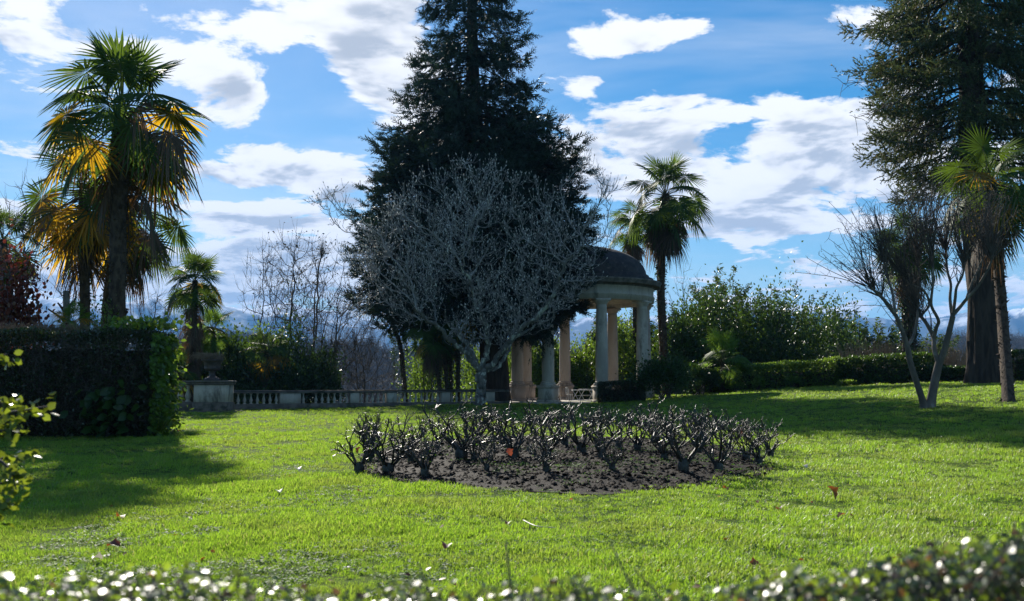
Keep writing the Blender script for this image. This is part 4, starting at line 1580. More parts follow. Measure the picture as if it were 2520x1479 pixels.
palm('tall ivy-trunked fan palm standing right of the rotunda', gp(1640, 71), P(1638, 478, 71), .30, 1.9, 36, (1.0, 0, .05), 18, 12, ivy=1500, lo=-68, mid=P(1626, 700, 71))
palm('lower palm crown peeping out left of the tall rotunda palm', gp(1566, 80), P(1562, 545, 80), .25, 1.35, 22, (1, 0, .0), 8, 13, ivy=1300, lo=-50)
palm('low bright green palm before the bamboo, right of the rotunda', gp(1778, 66), P(1778, 885, 66), .14, 1.25, 18, (1, 0, 0), 0, 14, light=True, lo=0)
palm('dark palm trunk at the right edge with green and yellow crown against the conifer', ground_at(2483, 990), P(2440, 450, 35), .19, 1.14, 32, (.62, .3, .1), 10, 15, lo=-60, mid=P(2462, 720, 35))
palm('fan palm with ivy-clad trunk behind the forked smooth tree', gp(2236, 60), P(2238, 600, 60), .42, 1.35, 34, (.85, .1, .05), 10, 16, ivy=2600, lo=-50)
palm('small palm at the left edge behind the copper-leaved shrub', gp(10, 36), P(8, 590, 36), .16, .95, 24, (.6, .3, .1), 4, 17, lo=-45)
palm('tiny palm top showing above the hedge beside the sawn stump', gp(172, 33), P(180, 790, 33), .10, .42, 14, (.8, .2, 0), 0, 18, light=True, lo=10)
for i, (px, tx, ty, D, w) in enumerate([(1088, 1064, 812, 60.0, 'leftmost'), (1103, 1090, 790, 60.6, 'second from the left'), (1112, 1104, 800, 61.4, 'third from the left'), (1127, 1128, 770, 60.4, 'rightmost')]):
    palm('slim ivy-clad palm of the close group beside the magnolia, ' + w, gp(px, D), P(tx, ty, D), .13, 1.0, 18, (.7, .2, .1), 10 if i == 0 else 3, 30 + i, ivy=500, lo=-70, group='slim palms beside the magnolia')

# ------------------------------------------------------------------ forked smooth-barked tree, right
DK = 34.5
fb = ground_at(2284, 1003)
DK = fb[1]
fork = thing('forked_tree', 'smooth tan forked tree with bare pollarded limbs on the right lawn', 'bare tree', fb)


def Z5(x, y, dd=0):
    return P((2500 + x / 1.849) * .65625, (850 + y / 1.849) * .65625, DK + dd)


FL = [
    ([(1790, 1262), (1770, 1190), (1735, 1080), (1692, 950), (1668, 830), (1622, 690), (1580, 600), (1500, 500), (1415, 420)], [0, 0, -.1, -.2, -.3, -.4, -.5, -.7, -.9], .19, .07),
    ([(1670, 830), (1710, 760), (1738, 640), (1742, 540), (1750, 380), (1740, 180)], [-.3, .1, .3, .5, .7, .8], .085, .045),
    ([(1585, 605), (1570, 480), (1530, 340), (1500, 220)], [-.5, -.2, .1, .3], .08, .045),
    ([(1825, 1262), (1845, 1140), (1870, 1020), (1888, 940)], [0, 0, 0, 0], .24, .19),
    ([(1885, 945), (1855, 850), (1848, 770), (1800, 670), (1750, 610)], [0, .1, .3, .5, .6], .14, .08),
    ([(1850, 780), (1870, 700), (1885, 650), (1840, 560), (1835, 500), (1850, 330), (1830, 150)], [.3, .1, -.1, -.3, -.4, -.5, -.6], .10, .05),
    ([(1760, 620), (1820, 540), (1780, 440), (1690, 400), (1640, 340)], [.6, .5, .4, .4, .5], .07, .04),
    ([(1892, 945), (1925, 850), (1955, 740), (1985, 620)], [0, -.1, -.2, -.3], .16, .13),
    ([(1980, 625), (1965, 500), (1970, 400), (1945, 300), (1935, 160)], [-.3, -.1, .1, .3, .4], .09, .05),
    ([(1985, 620), (2000, 500), (2010, 420), (2050, 340), (2070, 240)], [-.3, -.5, -.7, -.9, -1.0], .085, .045),
    ([(1985, 615), (2040, 550), (2090, 490), (2160, 410), (2235, 280), (2260, 200)], [-.3, -.4, -.6, -.8, -1, -1.1], .10, .05),
    ([(2080, 490), (2120, 380), (2180, 250), (2200, 180)], [-.6, -.4, -.2, 0], .06, .035),
]
fm = MB()
heads = []
for li, (pts, dd, r1_, r2_) in enumerate(FL):
    w = np.array([Z5(x, y, d) for (x, y), d in zip(pts, dd)])
    path = spline(w, len(pts) * 5)
    fm.add(*tube(path - fb, np.linspace(r1_, r2_, len(path)) * .62 * (1 + .5 * np.exp(-np.arange(len(path)) / 1.5) * (li in (0, 3))), 9, .12, li + 40))
    if li not in (3, 7):
        for f in (1.0, .97, .9, .75, .6):
            heads.append((path[int(f * (len(path) - 1))], nrm(path[-1] - path[-4]), f))
fm.build('trunk', M['bark_tan'], fork, True)
q = np.random.default_rng(17)
tl = []
for p, d_, f in heads:
    for k in range(15 if f > .85 else 3):
        dr = nrm(d_ * .5 + q.normal(size=3) * .38 + UP * .8 + np.array([-.15, 0, 0]))
        L_ = q.uniform(1.0, 2.6) * (1 if f > .85 else .5)
        tl.append(spline([p, p + dr * L_ * .5 + q.normal(size=3) * .06, p + dr * L_ + q.normal(size=3) * .15], 6))
tl = np.array(tl)
tm = MB().add(*tubes(tl - fb, np.tile(np.linspace(.014, .006, 6), (len(tl), 1)), 4))
Pt = np.repeat(tl[:, 3:].reshape(-1, 3), 2, 0)
dr = nrm(q.normal(size=Pt.shape) + UP * .5)
l_ = q.uniform(.08, .35, (len(Pt), 1))
e_ = Pt + dr * l_
tm.add(*tubes(np.stack([Pt, e_], 1) - fb, np.tile([.006, .004], (len(Pt), 1)), 3))
tm.build('twigs', M['twig'], fork)
sd_ = MB()
scatter(sd_, e_ - fb, q.normal(size=e_.shape), q.uniform(.02, .05, len(e_)), *LEAF)
sd_.build('seed_capsules', M['dry'], fork)
for k in range(5):
    p = fb + np.array([q.normal() * .5, q.normal() * .3, 0])

# ------------------------------------------------------------------ bare trees behind the balustrade and elsewhere
def bt(label, px, D, top_y, spread_px, nattr, seed, **kw):
    b = gp(px, D)
    H = P(px, top_y, D)[2] - b[2]
    return bare_tree(label, b, H, spread_px / FPX * D, nattr, seed, **kw)


bt('slender bare tree leaning beside the yellowing palm', 640, 66, 590, 62, 400, 3, cz=.78, hz=.22, trunk_h=.5, r0=.012, twigs=3, tw_len=.8)
bt('tall bare tree with ivy-wrapped lower trunk, centre of the leafless group', 712, 63, 565, 95, 760, 4, cz=.72, hz=.28, trunk_h=.62, r0=.013, ivy=2200, catkin=260, twigs=3, tw_len=.9)
bt('bare spreading tree with dry seed heads left of the magnolia', 770, 68, 575, 110, 900, 5, cz=.70, hz=.30, trunk_h=.38, r0=.012, catkin=420, twigs=3, tw_len=.9)
bt('bare tree with short ivied stem nearest the magnolia', 800, 60, 690, 105, 640, 6, cz=.6, hz=.36, trunk_h=.4, r0=.011, ivy=1500, lean=(1.0, 0), twigs=3, tw_len=.8)
bt('low bare thicket tree behind the balustrade under the magnolia', 900, 64, 800, 100, 640, 7, cz=.6, hz=.38, trunk_h=.2, r0=.010, twigs=3, tw_len=.9)
bt('thin bare tree showing beside the tall rotunda palm', 1690, 88, 640, 60, 240, 8, cz=.7, hz=.3, trunk_h=.4, r0=.013, twigs=3, tw_len=.9)
bt('bare tree top rising behind the rotunda dome', 1500, 92, 545, 80, 260, 9, cz=.8, hz=.2, trunk_h=.6, r0=.014, twigs=3, tw_len=1.0)
bt('wispy bare tree at the left edge beside the small palm', 28, 34, 430, 75, 260, 10, cz=.72, hz=.28, trunk_h=.5, r0=.009, twigs=2, tw_len=.7, lean=(.4, 0))
bt('thin bare saplings between the two left palm trunks', 245, 44, 650, 55, 150, 12, cz=.7, hz=.3, trunk_h=.2, r0=.008, twigs=2, tw_len=.6)
bt('bare twiggy tree standing right of the tallest palm trunk', 380, 46, 705, 70, 170, 14, cz=.68, hz=.3, trunk_h=.3, r0=.009, twigs=2, tw_len=.6)
# sawn-off stump with side shoots
st = gp(162, 34)
stump = thing('sawn_tree', 'sawn-off tree trunk with two bare side branches above the hedge', 'tree stump', st)
h0 = P(163, 716, 34) - st
MB().add(*tube(spline([(0, 0, 0), h0 * .6 + (.03, 0, 0), h0], 8), np.linspace(.15, .105, 8), 10, .12)).build('trunk', M['bark_grey'], stump, True)
sbm = MB()
for pts in ([(166, 760), (178, 745), (186, 735), (188, 715)], [(160, 770), (150, 755), (142, 745)], [(160, 790), (140, 775), (118, 760)]):
    w = np.array([P(a, b, 34) for a, b in pts]) - st
    sbm.add(*tube(spline(w, 8), np.linspace(.05, .025, 8), 6))
q = np.random.default_rng(2)
for k in range(22):
    p0 = h0 * q.uniform(.9, 1)
    sbm.add(*tube(spline([p0, p0 + q.normal(size=3) * .25 + UP * .5, p0 + q.normal(size=3) * .5 + UP * q.uniform(.8, 1.6)], 6), np.linspace(.01, .004, 6), 3))
sbm.build('shoots', M['twig'], stump)
# leaning ivy stems left of the slim palms
iv = gp(1006, 66)
t = thing('ivy_trunk', 'leaning tree stem smothered in ivy left of the slim palms', 'tree', iv)
pth = spline([np.zeros(3), P(988, 870, 66) - iv, P(970, 810, 66) - iv], 9)
MB().add(*tube(pth, np.linspace(.2, .12, 9), 7)).build('trunk', M['bark_dark'], t)
ivy_on(t, pth, .42, 1900, np.random.default_rng(4))

# ------------------------------------------------------------------ shrubs behind the balustrade
def sh_(label, px, D, top, hw, n, leaf, mat, seed, name='evergreen_shrub', ry=None, group='evergreen shrubs behind the balustrade', **kw):
    b = gp(px, D)
    h = P(px, top, D)[2] - b[2]
    rx = hw / FPX * D
    return shrub(name, label, 'shrub', b, rx, ry or rx * .8, h, n, leaf, mat, seed=seed, group=group, **kw)


sh_('dark glossy shrub between hedge end and urn pier', 432, 55.5, 880, 34, 2600, .20, 'laurel', 1)
sh_('dark shrub directly behind the stone urn', 500, 58, 850, 52, 3800, .22, 'laurel', 2)
sh_('dark green shrub just right of the urn', 575, 58, 838, 52, 4200, .22, 'laurel', 3)
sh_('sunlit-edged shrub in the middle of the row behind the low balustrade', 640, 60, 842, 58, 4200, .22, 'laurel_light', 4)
sh_('tall dark shrub below the ivy-wrapped bare tree', 705, 60, 832, 60, 5200, .22, 'laurel', 5)
sh_('broad ivy shrub at the right end of the evergreen row', 775, 59, 868, 58, 5200, .20, 'ivy', 6)
sh_('low dark shrub at the balustrade foot under the bare trees', 610, 57, 900, 70, 3800, .2, 'ivy', 7)
sh_('low dark shrub below the broad ivy shrub', 730, 57.5, 905, 60, 3600, .2, 'ivy', 8)
sh_('light leafy bush seen between the slim palms and rotunda', 1060, 72, 830, 60, 3800, .26, 'laurel_light', 9, name='leafy_bush')
sh_('leafy bush seen through the rotunda left of its front columns', 1185, 76, 860, 70, 3800, .26, 'laurel_light', 19, name='leafy_bush')

# ------------------------------------------------------------------ bamboo behind the rotunda and to its right
BAM = [
    (1300, 84, 800, 60, 'bamboo seen between the leftmost rotunda columns'),
    (1370, 86, 850, 58, 'bamboo seen in the widest gap between rotunda columns'),
    (1440, 84, 835, 58, 'bamboo seen behind the front centre rotunda column'),
    (1500, 86, 740, 56, 'bamboo seen through the right half of the rotunda'),
    (1560, 84, 745, 60, 'bamboo behind the rightmost rotunda columns'),
    (1680, 82, 745, 62, 'bamboo clump right behind the tall rotunda palm'),
    (1735, 84, 700, 50, 'bamboo clump between palm and tallest bamboo'),
    (1790, 82, 628, 70, 'tallest broad bamboo clump against the sky'),
    (1870, 84, 662, 56, 'bamboo clump with two feathery tips beside the tallest'),
    (1945, 86, 632, 62, 'pointed feathery bamboo clump, middle of the row'),
    (2015, 82, 705, 58, 'rounded yellowish bamboo clump right of the pointed one'),
    (2085, 84, 725, 48, 'narrow bamboo clump with bushy top'),
    (2140, 82, 722, 50, 'thin bamboo clump left of the ivy-clad palm'),
    (2190, 80, 765, 45, 'shortest bamboo clump touching the ivy-clad palm'),
    (2300, 78, 790, 40, 'small green clump seen between forked tree limbs'),
]
for i, (px, D, top, hw, lab) in enumerate(BAM):
    b = gp(px, D)
    bamboo(lab, b, (P(px, top, D)[2] - b[2]) * 1.06, hw / FPX * D * 1.3, 38, 15000, 60 + i)
sh_('dark bush at the foot of the tallest bamboo', 1755, 76, 735, 95, 9000, .25, 'laurel', 71, group='dark bushes under the bamboo', name='dark_bush')
sh_('dark bush under the pointed bamboo', 1890, 76, 728, 100, 9000, .25, 'laurel', 72, group='dark bushes under the bamboo', name='dark_bush')
sh_('dark bush left of the brown dry shrubs', 2045, 75, 775, 95, 8000, .25, 'laurel', 73, group='dark bushes under the bamboo', name='dark_bush')
sh_('dark bush at the tall rotunda palm foot', 1668, 74, 800, 60, 6000, .24, 'laurel', 74, group='dark bushes under the bamboo', name='dark_bush')


for px, top, hw, lab in ((1290, 815, 60, 'sunlit bush showing between the two leftmost rotunda columns'), (1375, 855, 62, 'sunlit bush showing low in the widest column gap'), (1445, 860, 55, 'sunlit bush behind the rotunda tables'), (1530, 800, 60, 'sunlit bush showing through the right side of the rotunda')):
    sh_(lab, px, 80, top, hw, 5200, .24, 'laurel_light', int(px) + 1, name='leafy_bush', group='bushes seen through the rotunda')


def dry_shrub(label, px, D, top, hw, seed, n=900):
    q = np.random.default_rng(seed)
    b = gp(px, D)
    h = P(px, top, D)[2] - b[2]
    t = thing('dry_shrub', label, 'shrub', b, 'brown dry shrubs behind the right hedge')
    rx = hw / FPX * D
    p0 = q.normal(size=(n, 3)) * (rx * .4, rx * .35, 0)
    L_ = h * q.uniform(.55, 1.0, (n, 1))
    d_ = nrm(p0 * (.5, .5, 0) / rx + q.normal(size=(n, 3)) * .12 + UP)
    pts = np.stack([p0, p0 + d_ * L_ * .5, p0 + d_ * L_ + q.normal(size=(n, 3)) * .1], 1)
    mb = MB().add(*tubes(pts, np.tile([.016, .013, .008], (n, 1)), 3))
    mb.build('stems', M['dry'], t)
    lv = MB()
    m_ = n * 4
    k = q.integers(0, n, m_)
    u_ = q.uniform(.45, 1, (m_, 1))
    scatter(lv, pts[k, 1] * (1 - u_) + pts[k, 2] * u_ + q.normal(size=(m_, 3)) * .06, q.normal(size=(m_, 3)) + UP, q.uniform(.08, .2, m_), *NARROW)
    lv.build('dry_leaves', M['dry'], t)


dry_shrub('brown dry shrub left of the ivy-clad palm trunk', 2150, 66, 832, 55, 1)
dry_shrub('brown dry shrub seen between the forked trunks', 2290, 64, 845, 45, 2, 700)
dry_shrub('brown dry shrub against the massive conifer trunk', 2355, 62, 850, 45, 3, 700)
dry_shrub('brown dry shrub at the right picture edge beyond the conifer', 2505, 62, 855, 40, 4, 700)

# ------------------------------------------------------------------ hedges on the right
h1 = on_ground(1700, 69)
h2 = on_ground(2080, 61)
h3 = on_ground(2290, 55.5)
h4 = on_ground(2405, 53.5)
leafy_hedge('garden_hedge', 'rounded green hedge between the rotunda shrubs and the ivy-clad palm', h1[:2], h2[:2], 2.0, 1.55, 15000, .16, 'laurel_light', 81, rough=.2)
leafy_hedge('garden_hedge', 'taller clipped hedge behind the forked tree', h2[:2] + (.15, .1), h3[:2], 2.0, 1.6, 11000, .15, 'laurel', 82, rough=.2)
leafy_hedge('garden_hedge', 'low dark hedge between forked tree and conifer trunk', h3[:2] + (.15, .1), h4[:2], 1.6, .85, 5000, .14, 'ivy', 83, rough=.16)
h5, h6 = on_ground(2475, 52), on_ground(2640, 50)
leafy_hedge('garden_hedge', 'dark hedge at the right edge beyond the conifer', h5[:2], h6[:2], 1.6, 1.6, 5000, .15, 'ivy', 84, rough=.16)
g1, g2 = on_ground(1474, 61.5), on_ground(1585, 61.0)
leafy_hedge('garden_hedge', 'low dark clipped hedge before the right rotunda columns', g1[:2], g2[:2], 1.2, 1.22, 7000, .12, 'hedge', 85, rough=.12)
sh_('big rounded dark shrub with reddish tips at the low hedge end', 1632, 61, 893, 60, 6000, .17, 'laurel', 86, group='shrubs near the rotunda', name='rounded_shrub', tight=.2)
sh_('low dark shrub right of the big rounded shrub', 1715, 65, 905, 45, 3600, .17, 'ivy', 87, group='shrubs near the rotunda', name='rounded_shrub')
for px, D, top, hw, lab in ((1864, 63.5, 930, 17, 'small pale-leaved bush at the left foot of the green hedge'), (1950, 62, 930, 20, 'small glossy bush at the middle foot of the green hedge'), (2085, 58.5, 938, 20, 'small bush at the right foot of the green hedge'), (1812, 64.5, 938, 16, 'small dark bush left of the pale-leaved one')):
    sh_(lab, px, D, top, hw, 520, .14, 'laurel_light', int(px), name='small_bush', group='small bushes along the green hedge', clumps=14, stems=4)

# ------------------------------------------------------------------ tall clipped hedge on the left
HA = np.array([P(-420, 939, 26.2)[0] - 2, 27.6])
HB = np.array([P(388, 939, 28.0)[0], 28.0])
lh, o_, d_, nn_, L = leafy_hedge('tall_hedge', 'tall dark clipped hedge with bare twiggy face on the left', HA, HB, 1.9, 2.92, 62000, .085, 'hedge', 91, rough=.17)
q = np.random.default_rng(9)
n = 1500                                        # bare twigs of the hedge face
s = q.uniform(0, L, n)
z0 = q.uniform(.1, 2.5, n)
b = np.stack([HA[0] + d_[0] * s + nn_[0] * .92, HA[1] + d_[1] * s + nn_[1] * .92, z0], -1) - o_
dr = q.normal(size=(n, 3)) * (.55, .12, .3) + UP * .5
l_ = q.uniform(.2, .9, (n, 1))
MB().add(*tubes(np.stack([b, b + dr * l_ * .5, b + dr * l_ + q.normal(size=(n, 3)) * .08], 1), np.tile([.008, .006, .004], (n, 1)), 3)).build('twigs', M['twig'], lh)
n = 1300                                        # wiry dry top
s = q.uniform(L - 6.5, L - 1.8, n)
b = np.stack([HA[0] + d_[0] * s + nn_[0] * q.uniform(-.8, .8, n), HA[1] + d_[1] * s, q.uniform(2.7, 2.95, n)], -1) - o_
dr = q.normal(size=(n, 3)) * (.5, .5, .2) + UP * .7
MB().add(*tubes(np.stack([b, b + dr * .16, b + dr * q.uniform(.2, .36, (n, 1)) + q.normal(size=(n, 3)) * .05], 1), np.tile([.006, .005, .003], (n, 1)), 3)).build('wiry_top', M['dry'], lh)
# climbers over the hedge end
vine = thing('climbing_vine', 'bright leafy climber covering the right end of the tall hedge', 'climber', (HB[0], HB[1], 0))
n = 1500
z = q.uniform(0, 1, n) ** .8 * 2.8
mb = MB()
scatter(mb, np.stack([.12 + np.abs(q.normal(size=n)) * .16 * (1.2 - z / 5), q.uniform(-1.1, .7, n), z], -1), np.stack([q.uniform(.2, 1, n), q.normal(size=n) * .5 - .2, q.normal(size=n) * .5 - .5], -1), q.uniform(.10, .19, n), *BROAD)
n = 420
scatter(mb, np.stack([q.normal(size=n) * .45 - .35, q.normal(size=n) * .5, 2.98 + np.abs(q.normal(size=n)) * .14], -1), q.normal(size=(n, 3)) + UP * .6, q.uniform(.10, .18, n), *BROAD)
mb.build('foliage', M['laurel_light'], vine)
lau = thing('laurel_shrub', 'big-leaved dark laurel at the hedge foot near its right end', 'shrub', (HB[0] - .95, HB[1] - 1.1, 0))
for k in range(85):
    z = q.uniform(.1, 1.35)
    x = q.normal() * .45
    mb = MB()
    scatter(mb, np.zeros((1, 3)), np.array([[q.normal() * .7, -.8, q.uniform(-.9, .5)]]), np.array([q.uniform(.26, .42)]), BROAD[0] * (.8, 1, 1), BROAD[1])
    link('leaf', mb.mesh('leaf', M['laurel']), lau, (x, -.05 + q.normal() * .1, z))
MB().add(*tube(spline([(0, 0, 0), (.05, .1, .6), (.1, .05, 1.2)], 6), np.linspace(.03, .01, 6), 5)).build('stem', M['twig'], lau)
yc = thing('strap_leaf_plant', 'small tuft of yellow-green strap leaves at the hedge corner', 'plant', (HB[0] + .35, HB[1] - .85, 0))
mb = MB()
n = 40
a = q.uniform(0, 6.283, n)
scatter(mb, np.zeros((n, 3)), np.stack([np.cos(a) * .5, np.sin(a) * .5, np.ones(n)], -1), q.uniform(.35, .65, n), *NARROW)
mb.build('leaves', M['yellow_leaf'], yc)
sh_('copper-red leaved shrub rising above the hedge at the left edge', 25, 32.5, 670, 85, 2600, .15, 'red_leaf', 95, name='copper_shrub', tmpl=BROAD, group='shrubs behind the tall hedge', clumps=60)
sh_('low green shoots between the left palm trunks', 250, 33.5, 765, 40, 700, .12, 'laurel_light', 96, name='leafy_shoots', group='shrubs behind the tall hedge', clumps=25)

# ------------------------------------------------------------------ rose bed
ns, nr = 96, 22
th = np.linspace(0, 2 * np.pi, ns, endpoint=False)
rr_ = np.linspace(0, 1.015, nr)
T_, R_ = np.meshgrid(th, rr_, indexing='ij')
w = 1 + .035 * np.sin(3 * T_ + 1) + .025 * np.sin(7 * T_) + .02 * np.sin(13 * T_ + 2)
xb = BED[0] + BED_R[0] * R_ * w * np.cos(T_)
yb = BED[1] + BED_R[1] * R_ * w * np.sin(T_)


def bed_z(x, y):
    d = bed_d(x, y)
    return gz(x, y) + .012 + .13 * sstep((1.0 - d) / .35) + (fbm(x * 3, y * 3, 4, 17) - .5) * .10 * sstep((1.03 - d) / .1)


zb = bed_z(xb, yb)
idx = np.arange(ns * nr).reshape(ns, nr)
F = np.stack([idx[:, :-1], np.roll(idx, -1, 0)[:, :-1], np.roll(idx, -1, 0)[:, 1:], idx[:, 1:]], -1).reshape(-1, 4)
tag(MB().add(np.stack([xb, yb, zb], -1), F).build('flower_bed_soil', M['soil'], None, True), 'round bed of dark mulched soil cut into the lawn', kind='structure')
# clods and bark chips
q = np.random.default_rng(33)
CLOD = (np.array([[0, -.5, 0], [.5, -.1, .05], [.35, .45, 0], [-.4, .4, .08], [-.5, -.15, 0], [.05, 0, .45]]), np.array([[0, 1, 5], [1, 2, 5], [2, 3, 5], [3, 4, 5], [4, 0, 5]]))


def bed_points(n, rmax=1.0):
    a = q.uniform(0, 6.283, n)
    r = np.sqrt(q.uniform(0, rmax ** 2, n))
    x = BED[0] + BED_R[0] * r * np.cos(a)
    y = BED[1] + BED_R[1] * r * np.sin(a)
    return np.stack([x, y, bed_z(x, y)], -1)


n = 9000
mb = MB()
pb = bed_points(n, 1.03)
scatter(mb, pb, np.stack([q.normal(size=n), q.normal(size=n), q.normal(size=n) * .25], -1), q.uniform(.02, .11, n), *CLOD, flat=.75)
n = 1500
pb = bed_points(n, 1.03)
scatter(mb, pb + UP * .02, np.stack([q.normal(size=n), q.normal(size=n), q.normal(size=n) * .2], -1), q.uniform(.03, .09, n), NARROW[0] * (1.4, 1, 1), NARROW[1], mi=1, flat=.8)
tag(mb.build('mulch', [M['soil'], M['dry']]), 'loose clods and bark chips over the rose bed', 'mulch', kind='stuff')
pw_ = bed_points(1300, .98)
kp = fbm(pw_[:, 0] * 1.1, pw_[:, 1] * 1.1, 3, 71) > .5
tag(gn_instances('bed_weeds', pw_[kp], [rosette(s + 20, M['weed']) for s in range(3)], .8, 1.7, .2, 6), 'small green weeds scattered in the rose bed', 'weeds', kind='stuff')


def rose_proto(seed):
    """pruned rose: stout knobbly stock, canes forking upward, thorny side twigs"""
    q = np.random.default_rng(seed)
    segs = MB()
    tips = []

    def cane(p, d, L, r, lev):
        m_ = 4
        pts = [p]
        for i in range(m_ - 1):
            d = nrm(d + q.normal(size=3) * .16 + UP * .10)
            pts.append(pts[-1] + d * L / (m_ - 1))
        segs.add(*tube(np.array(pts), np.linspace(r, r * .78, m_), 5))
        k = 3
        for s in range(k):                      # thorny spurs
            j = q.integers(1, m_)
            o = nrm(q.normal(size=3) + UP * .4)
            segs.add(*tube(np.array([pts[j], pts[j] + o * q.uniform(.02, .07)]), [r * .55, r * .3], 3))
        tips.append(pts[-1])
        if lev < 3 and len(tips) < 120:
            for s in range(q.integers(2, 4)):
                j = q.integers(2, m_)
                o = nrm(d + q.normal(size=3) * .62 + UP * .25)
                cane(pts[j], o, L * q.uniform(.55, .9), r * .72, lev + 1)
    segs.add(*tube([(0, 0, -.05), (.01, .01, .06), (0, 0, .14)], [.055, .06, .05], 8, .25, seed))
    for c in range(q.integers(7, 11)):
        a = c * 1.05 + q.normal() * .3
        cane(np.array([math.cos(a) * .03, math.sin(a) * .03, .08]), nrm(np.array([math.cos(a) * .62, math.sin(a) * .62, 1.0])), q.uniform(.20, .34), .0125, 0)
    lv = MB()
    tips = np.array(tips)
    j = q.integers(0, len(tips), 12)
    scatter(lv, tips[j] - UP * q.uniform(0, .15, (12, 1)), q.normal(size=(12, 3)) + UP * .3, q.uniform(.03, .055, 12), *LEAF)
    return segs.mesh('canes', M['rose_cane']), lv.mesh('leaves', M['yellow_leaf']), lv.mesh('leaves', M['weed']), tips[:, 2].max()


protos = [rose_proto(s) for s in (1, 2, 3, 4, 5, 6, 7)]
# base pixels on the 2520-wide detail of the bed, height of each bush in those pixels
ROSES = [(195, 372, 240), (350, 378, 250), (540, 402, 275), (722, 342, 250), (848, 398, 160), (985, 338, 245), (1155, 405, 170), (1340, 312, 225), (1490, 402, 190), (1622, 300, 175), (1862, 392, 270), (2030, 375, 260), (2180, 315, 190), (2300, 290, 165),
         (260, 300, 180), (440, 300, 190), (610, 252, 150), (760, 258, 180), (890, 238, 130), (1120, 245, 160), (1250, 268, 190), (1530, 288, 190), (1715, 252, 200), (1430, 225, 150), (1020, 225, 140), (1930, 300, 200), (2090, 262, 170), (1800, 240, 160), (2220, 255, 160), (820, 225, 130)]
q = np.random.default_rng(5)
for gx in np.linspace(300, 2200, 9):
    for gy in (232, 285, 335):
        c = (gx + q.normal() * 45, gy + q.normal() * 10, q.uniform(150, 215) * (.75 + (gy - 230) / 330))
        if all(abs(c[0] - o[0]) > 62 or abs(c[1] - o[1]) > 34 for o in ROSES):
            ROSES.append(c)
rows = {'front': [], 'middle': [], 'back': []}
for x, y, h in ROSES:
    rows['front' if y > 335 else 'middle' if y > 275 else 'back'].append((x, y, h))
ordn = ['leftmost', 'second', 'third', 'fourth', 'fifth', 'sixth', 'seventh', 'eighth', 'ninth', 'tenth', 'eleventh', 'twelfth', 'thirteenth', 'fourteenth', 'fifteenth', 'sixteenth', 'seventeenth', 'eighteenth', 'nineteenth', 'twentieth', 'twenty-first', 'twenty-second', 'twenty-third']
k = 0
for row, lst in rows.items():
    lst.sort()
    for i, (x, y, h) in enumerate(lst):
        px, py = (1200 + x / 1.3622) * .65625, (1500 + y / 1.3622) * .65625
        p = ground_at(px, py)
        p[2] = float(bed_z(p[0], p[1]))
        hm_ = h / 1.3622 * .65625 / FPX * p[1] * 1.02
        lab = 'pruned bare rose bush, ' + ('rightmost' if i == len(lst) - 1 else ordn[i] + ('' if i == 0 else ' from the left')) + ' in the ' + row + ' row of the bed'
        t = thing('rose_bush', lab, 'rose bush', p, 'pruned rose bushes in the round bed', q.uniform(0, 6.283))
        cm_, ly, lg, ph = protos[k % len(protos)]
        s = hm_ / ph
        sw = q.uniform(1.1, 1.45)
        s *= q.uniform(1.0, 1.22)
        link('canes', cm_, t, None, None, (s * sw, s * sw, s))
        link('leaves', ly if k % 3 == 0 else lg, t, None, None, (s * sw, s * sw, s))
        k += 1


# ------------------------------------------------------------------ fallen leaves, daisies, twigs on the lawn
def curled_leaf(seed, L):
    q = np.random.default_rng(seed)
    n = 7
    V = []
    for i in range(n):
        t_ = i / (n - 1)
        w = .42 * math.sin(math.pi * min(1, t_ * 1.02 + .02)) ** .8 * (1 + .25 * math.sin(i * 2.6))
        c = .25 * math.sin(t_ * 2.4)
        V += [(-w, t_, c + w * .7), (0, t_, c), (w, t_, c + w * .5)]
    F = [[i * 3 + j, i * 3 + j + 1, i * 3 + j + 4, i * 3 + j + 3] for i in range(n - 1) for j in range(2)]
    return np.array(V) * L, np.array(F)


FALLEN = [(296, 1353, .16, 'rust_leaf', 'curled orange leaf on the lawn, lower left'), (1095, 1360, .13, 'rust_leaf', 'reddish curled leaf on the lawn, lower centre'), (2055, 1235, .22, 'brown_leaf', 'upright curled brown leaf on the lawn right of the bed'),
          (1792, 1213, .13, 'brown_leaf', 'grey-brown leaf just below the right part of the bed'), (2062, 1282, .12, 'brown_leaf', 'dark curled leaf beside the daisies, lower right'), (1915, 1260, .13, 'rust_leaf', 'flat brown leaf below the right bed edge'),
          (1845, 1405, .14, 'brown_leaf', 'orange-brown leaf near the bottom hedge, right'), (1247, 1300, .10, 'brown_leaf', 'small pale brown leaf in the lower middle'), (252, 1385, .12, 'pale_leaf', 'white pale leaf lying lower left'), (736, 1163, .17, 'pale_leaf', 'pale leaf left of the rose bed'),
          (690, 1219, .14, 'pale_leaf', 'pale scrap of leaf left below the bed'), (1985, 1157, .16, 'pale_leaf', 'pale leaf at the right tip of the bed'), (300, 1283, .15, 'brown_leaf', 'dark leaf lying at the edge of the palm shadow'), (888, 1218, .1, 'rust_leaf', 'tiny orange leaf under the left bed edge'),
          (880, 1118, .17, 'rust_leaf', 'orange leaf caught in the leftmost rose bush'), (1258, 1122, .17, 'rust_leaf', 'orange leaf caught in a front rose bush near the middle'), (1826, 1072, .2, 'rust_leaf', 'large rust leaf caught in a rose bush at the right')]
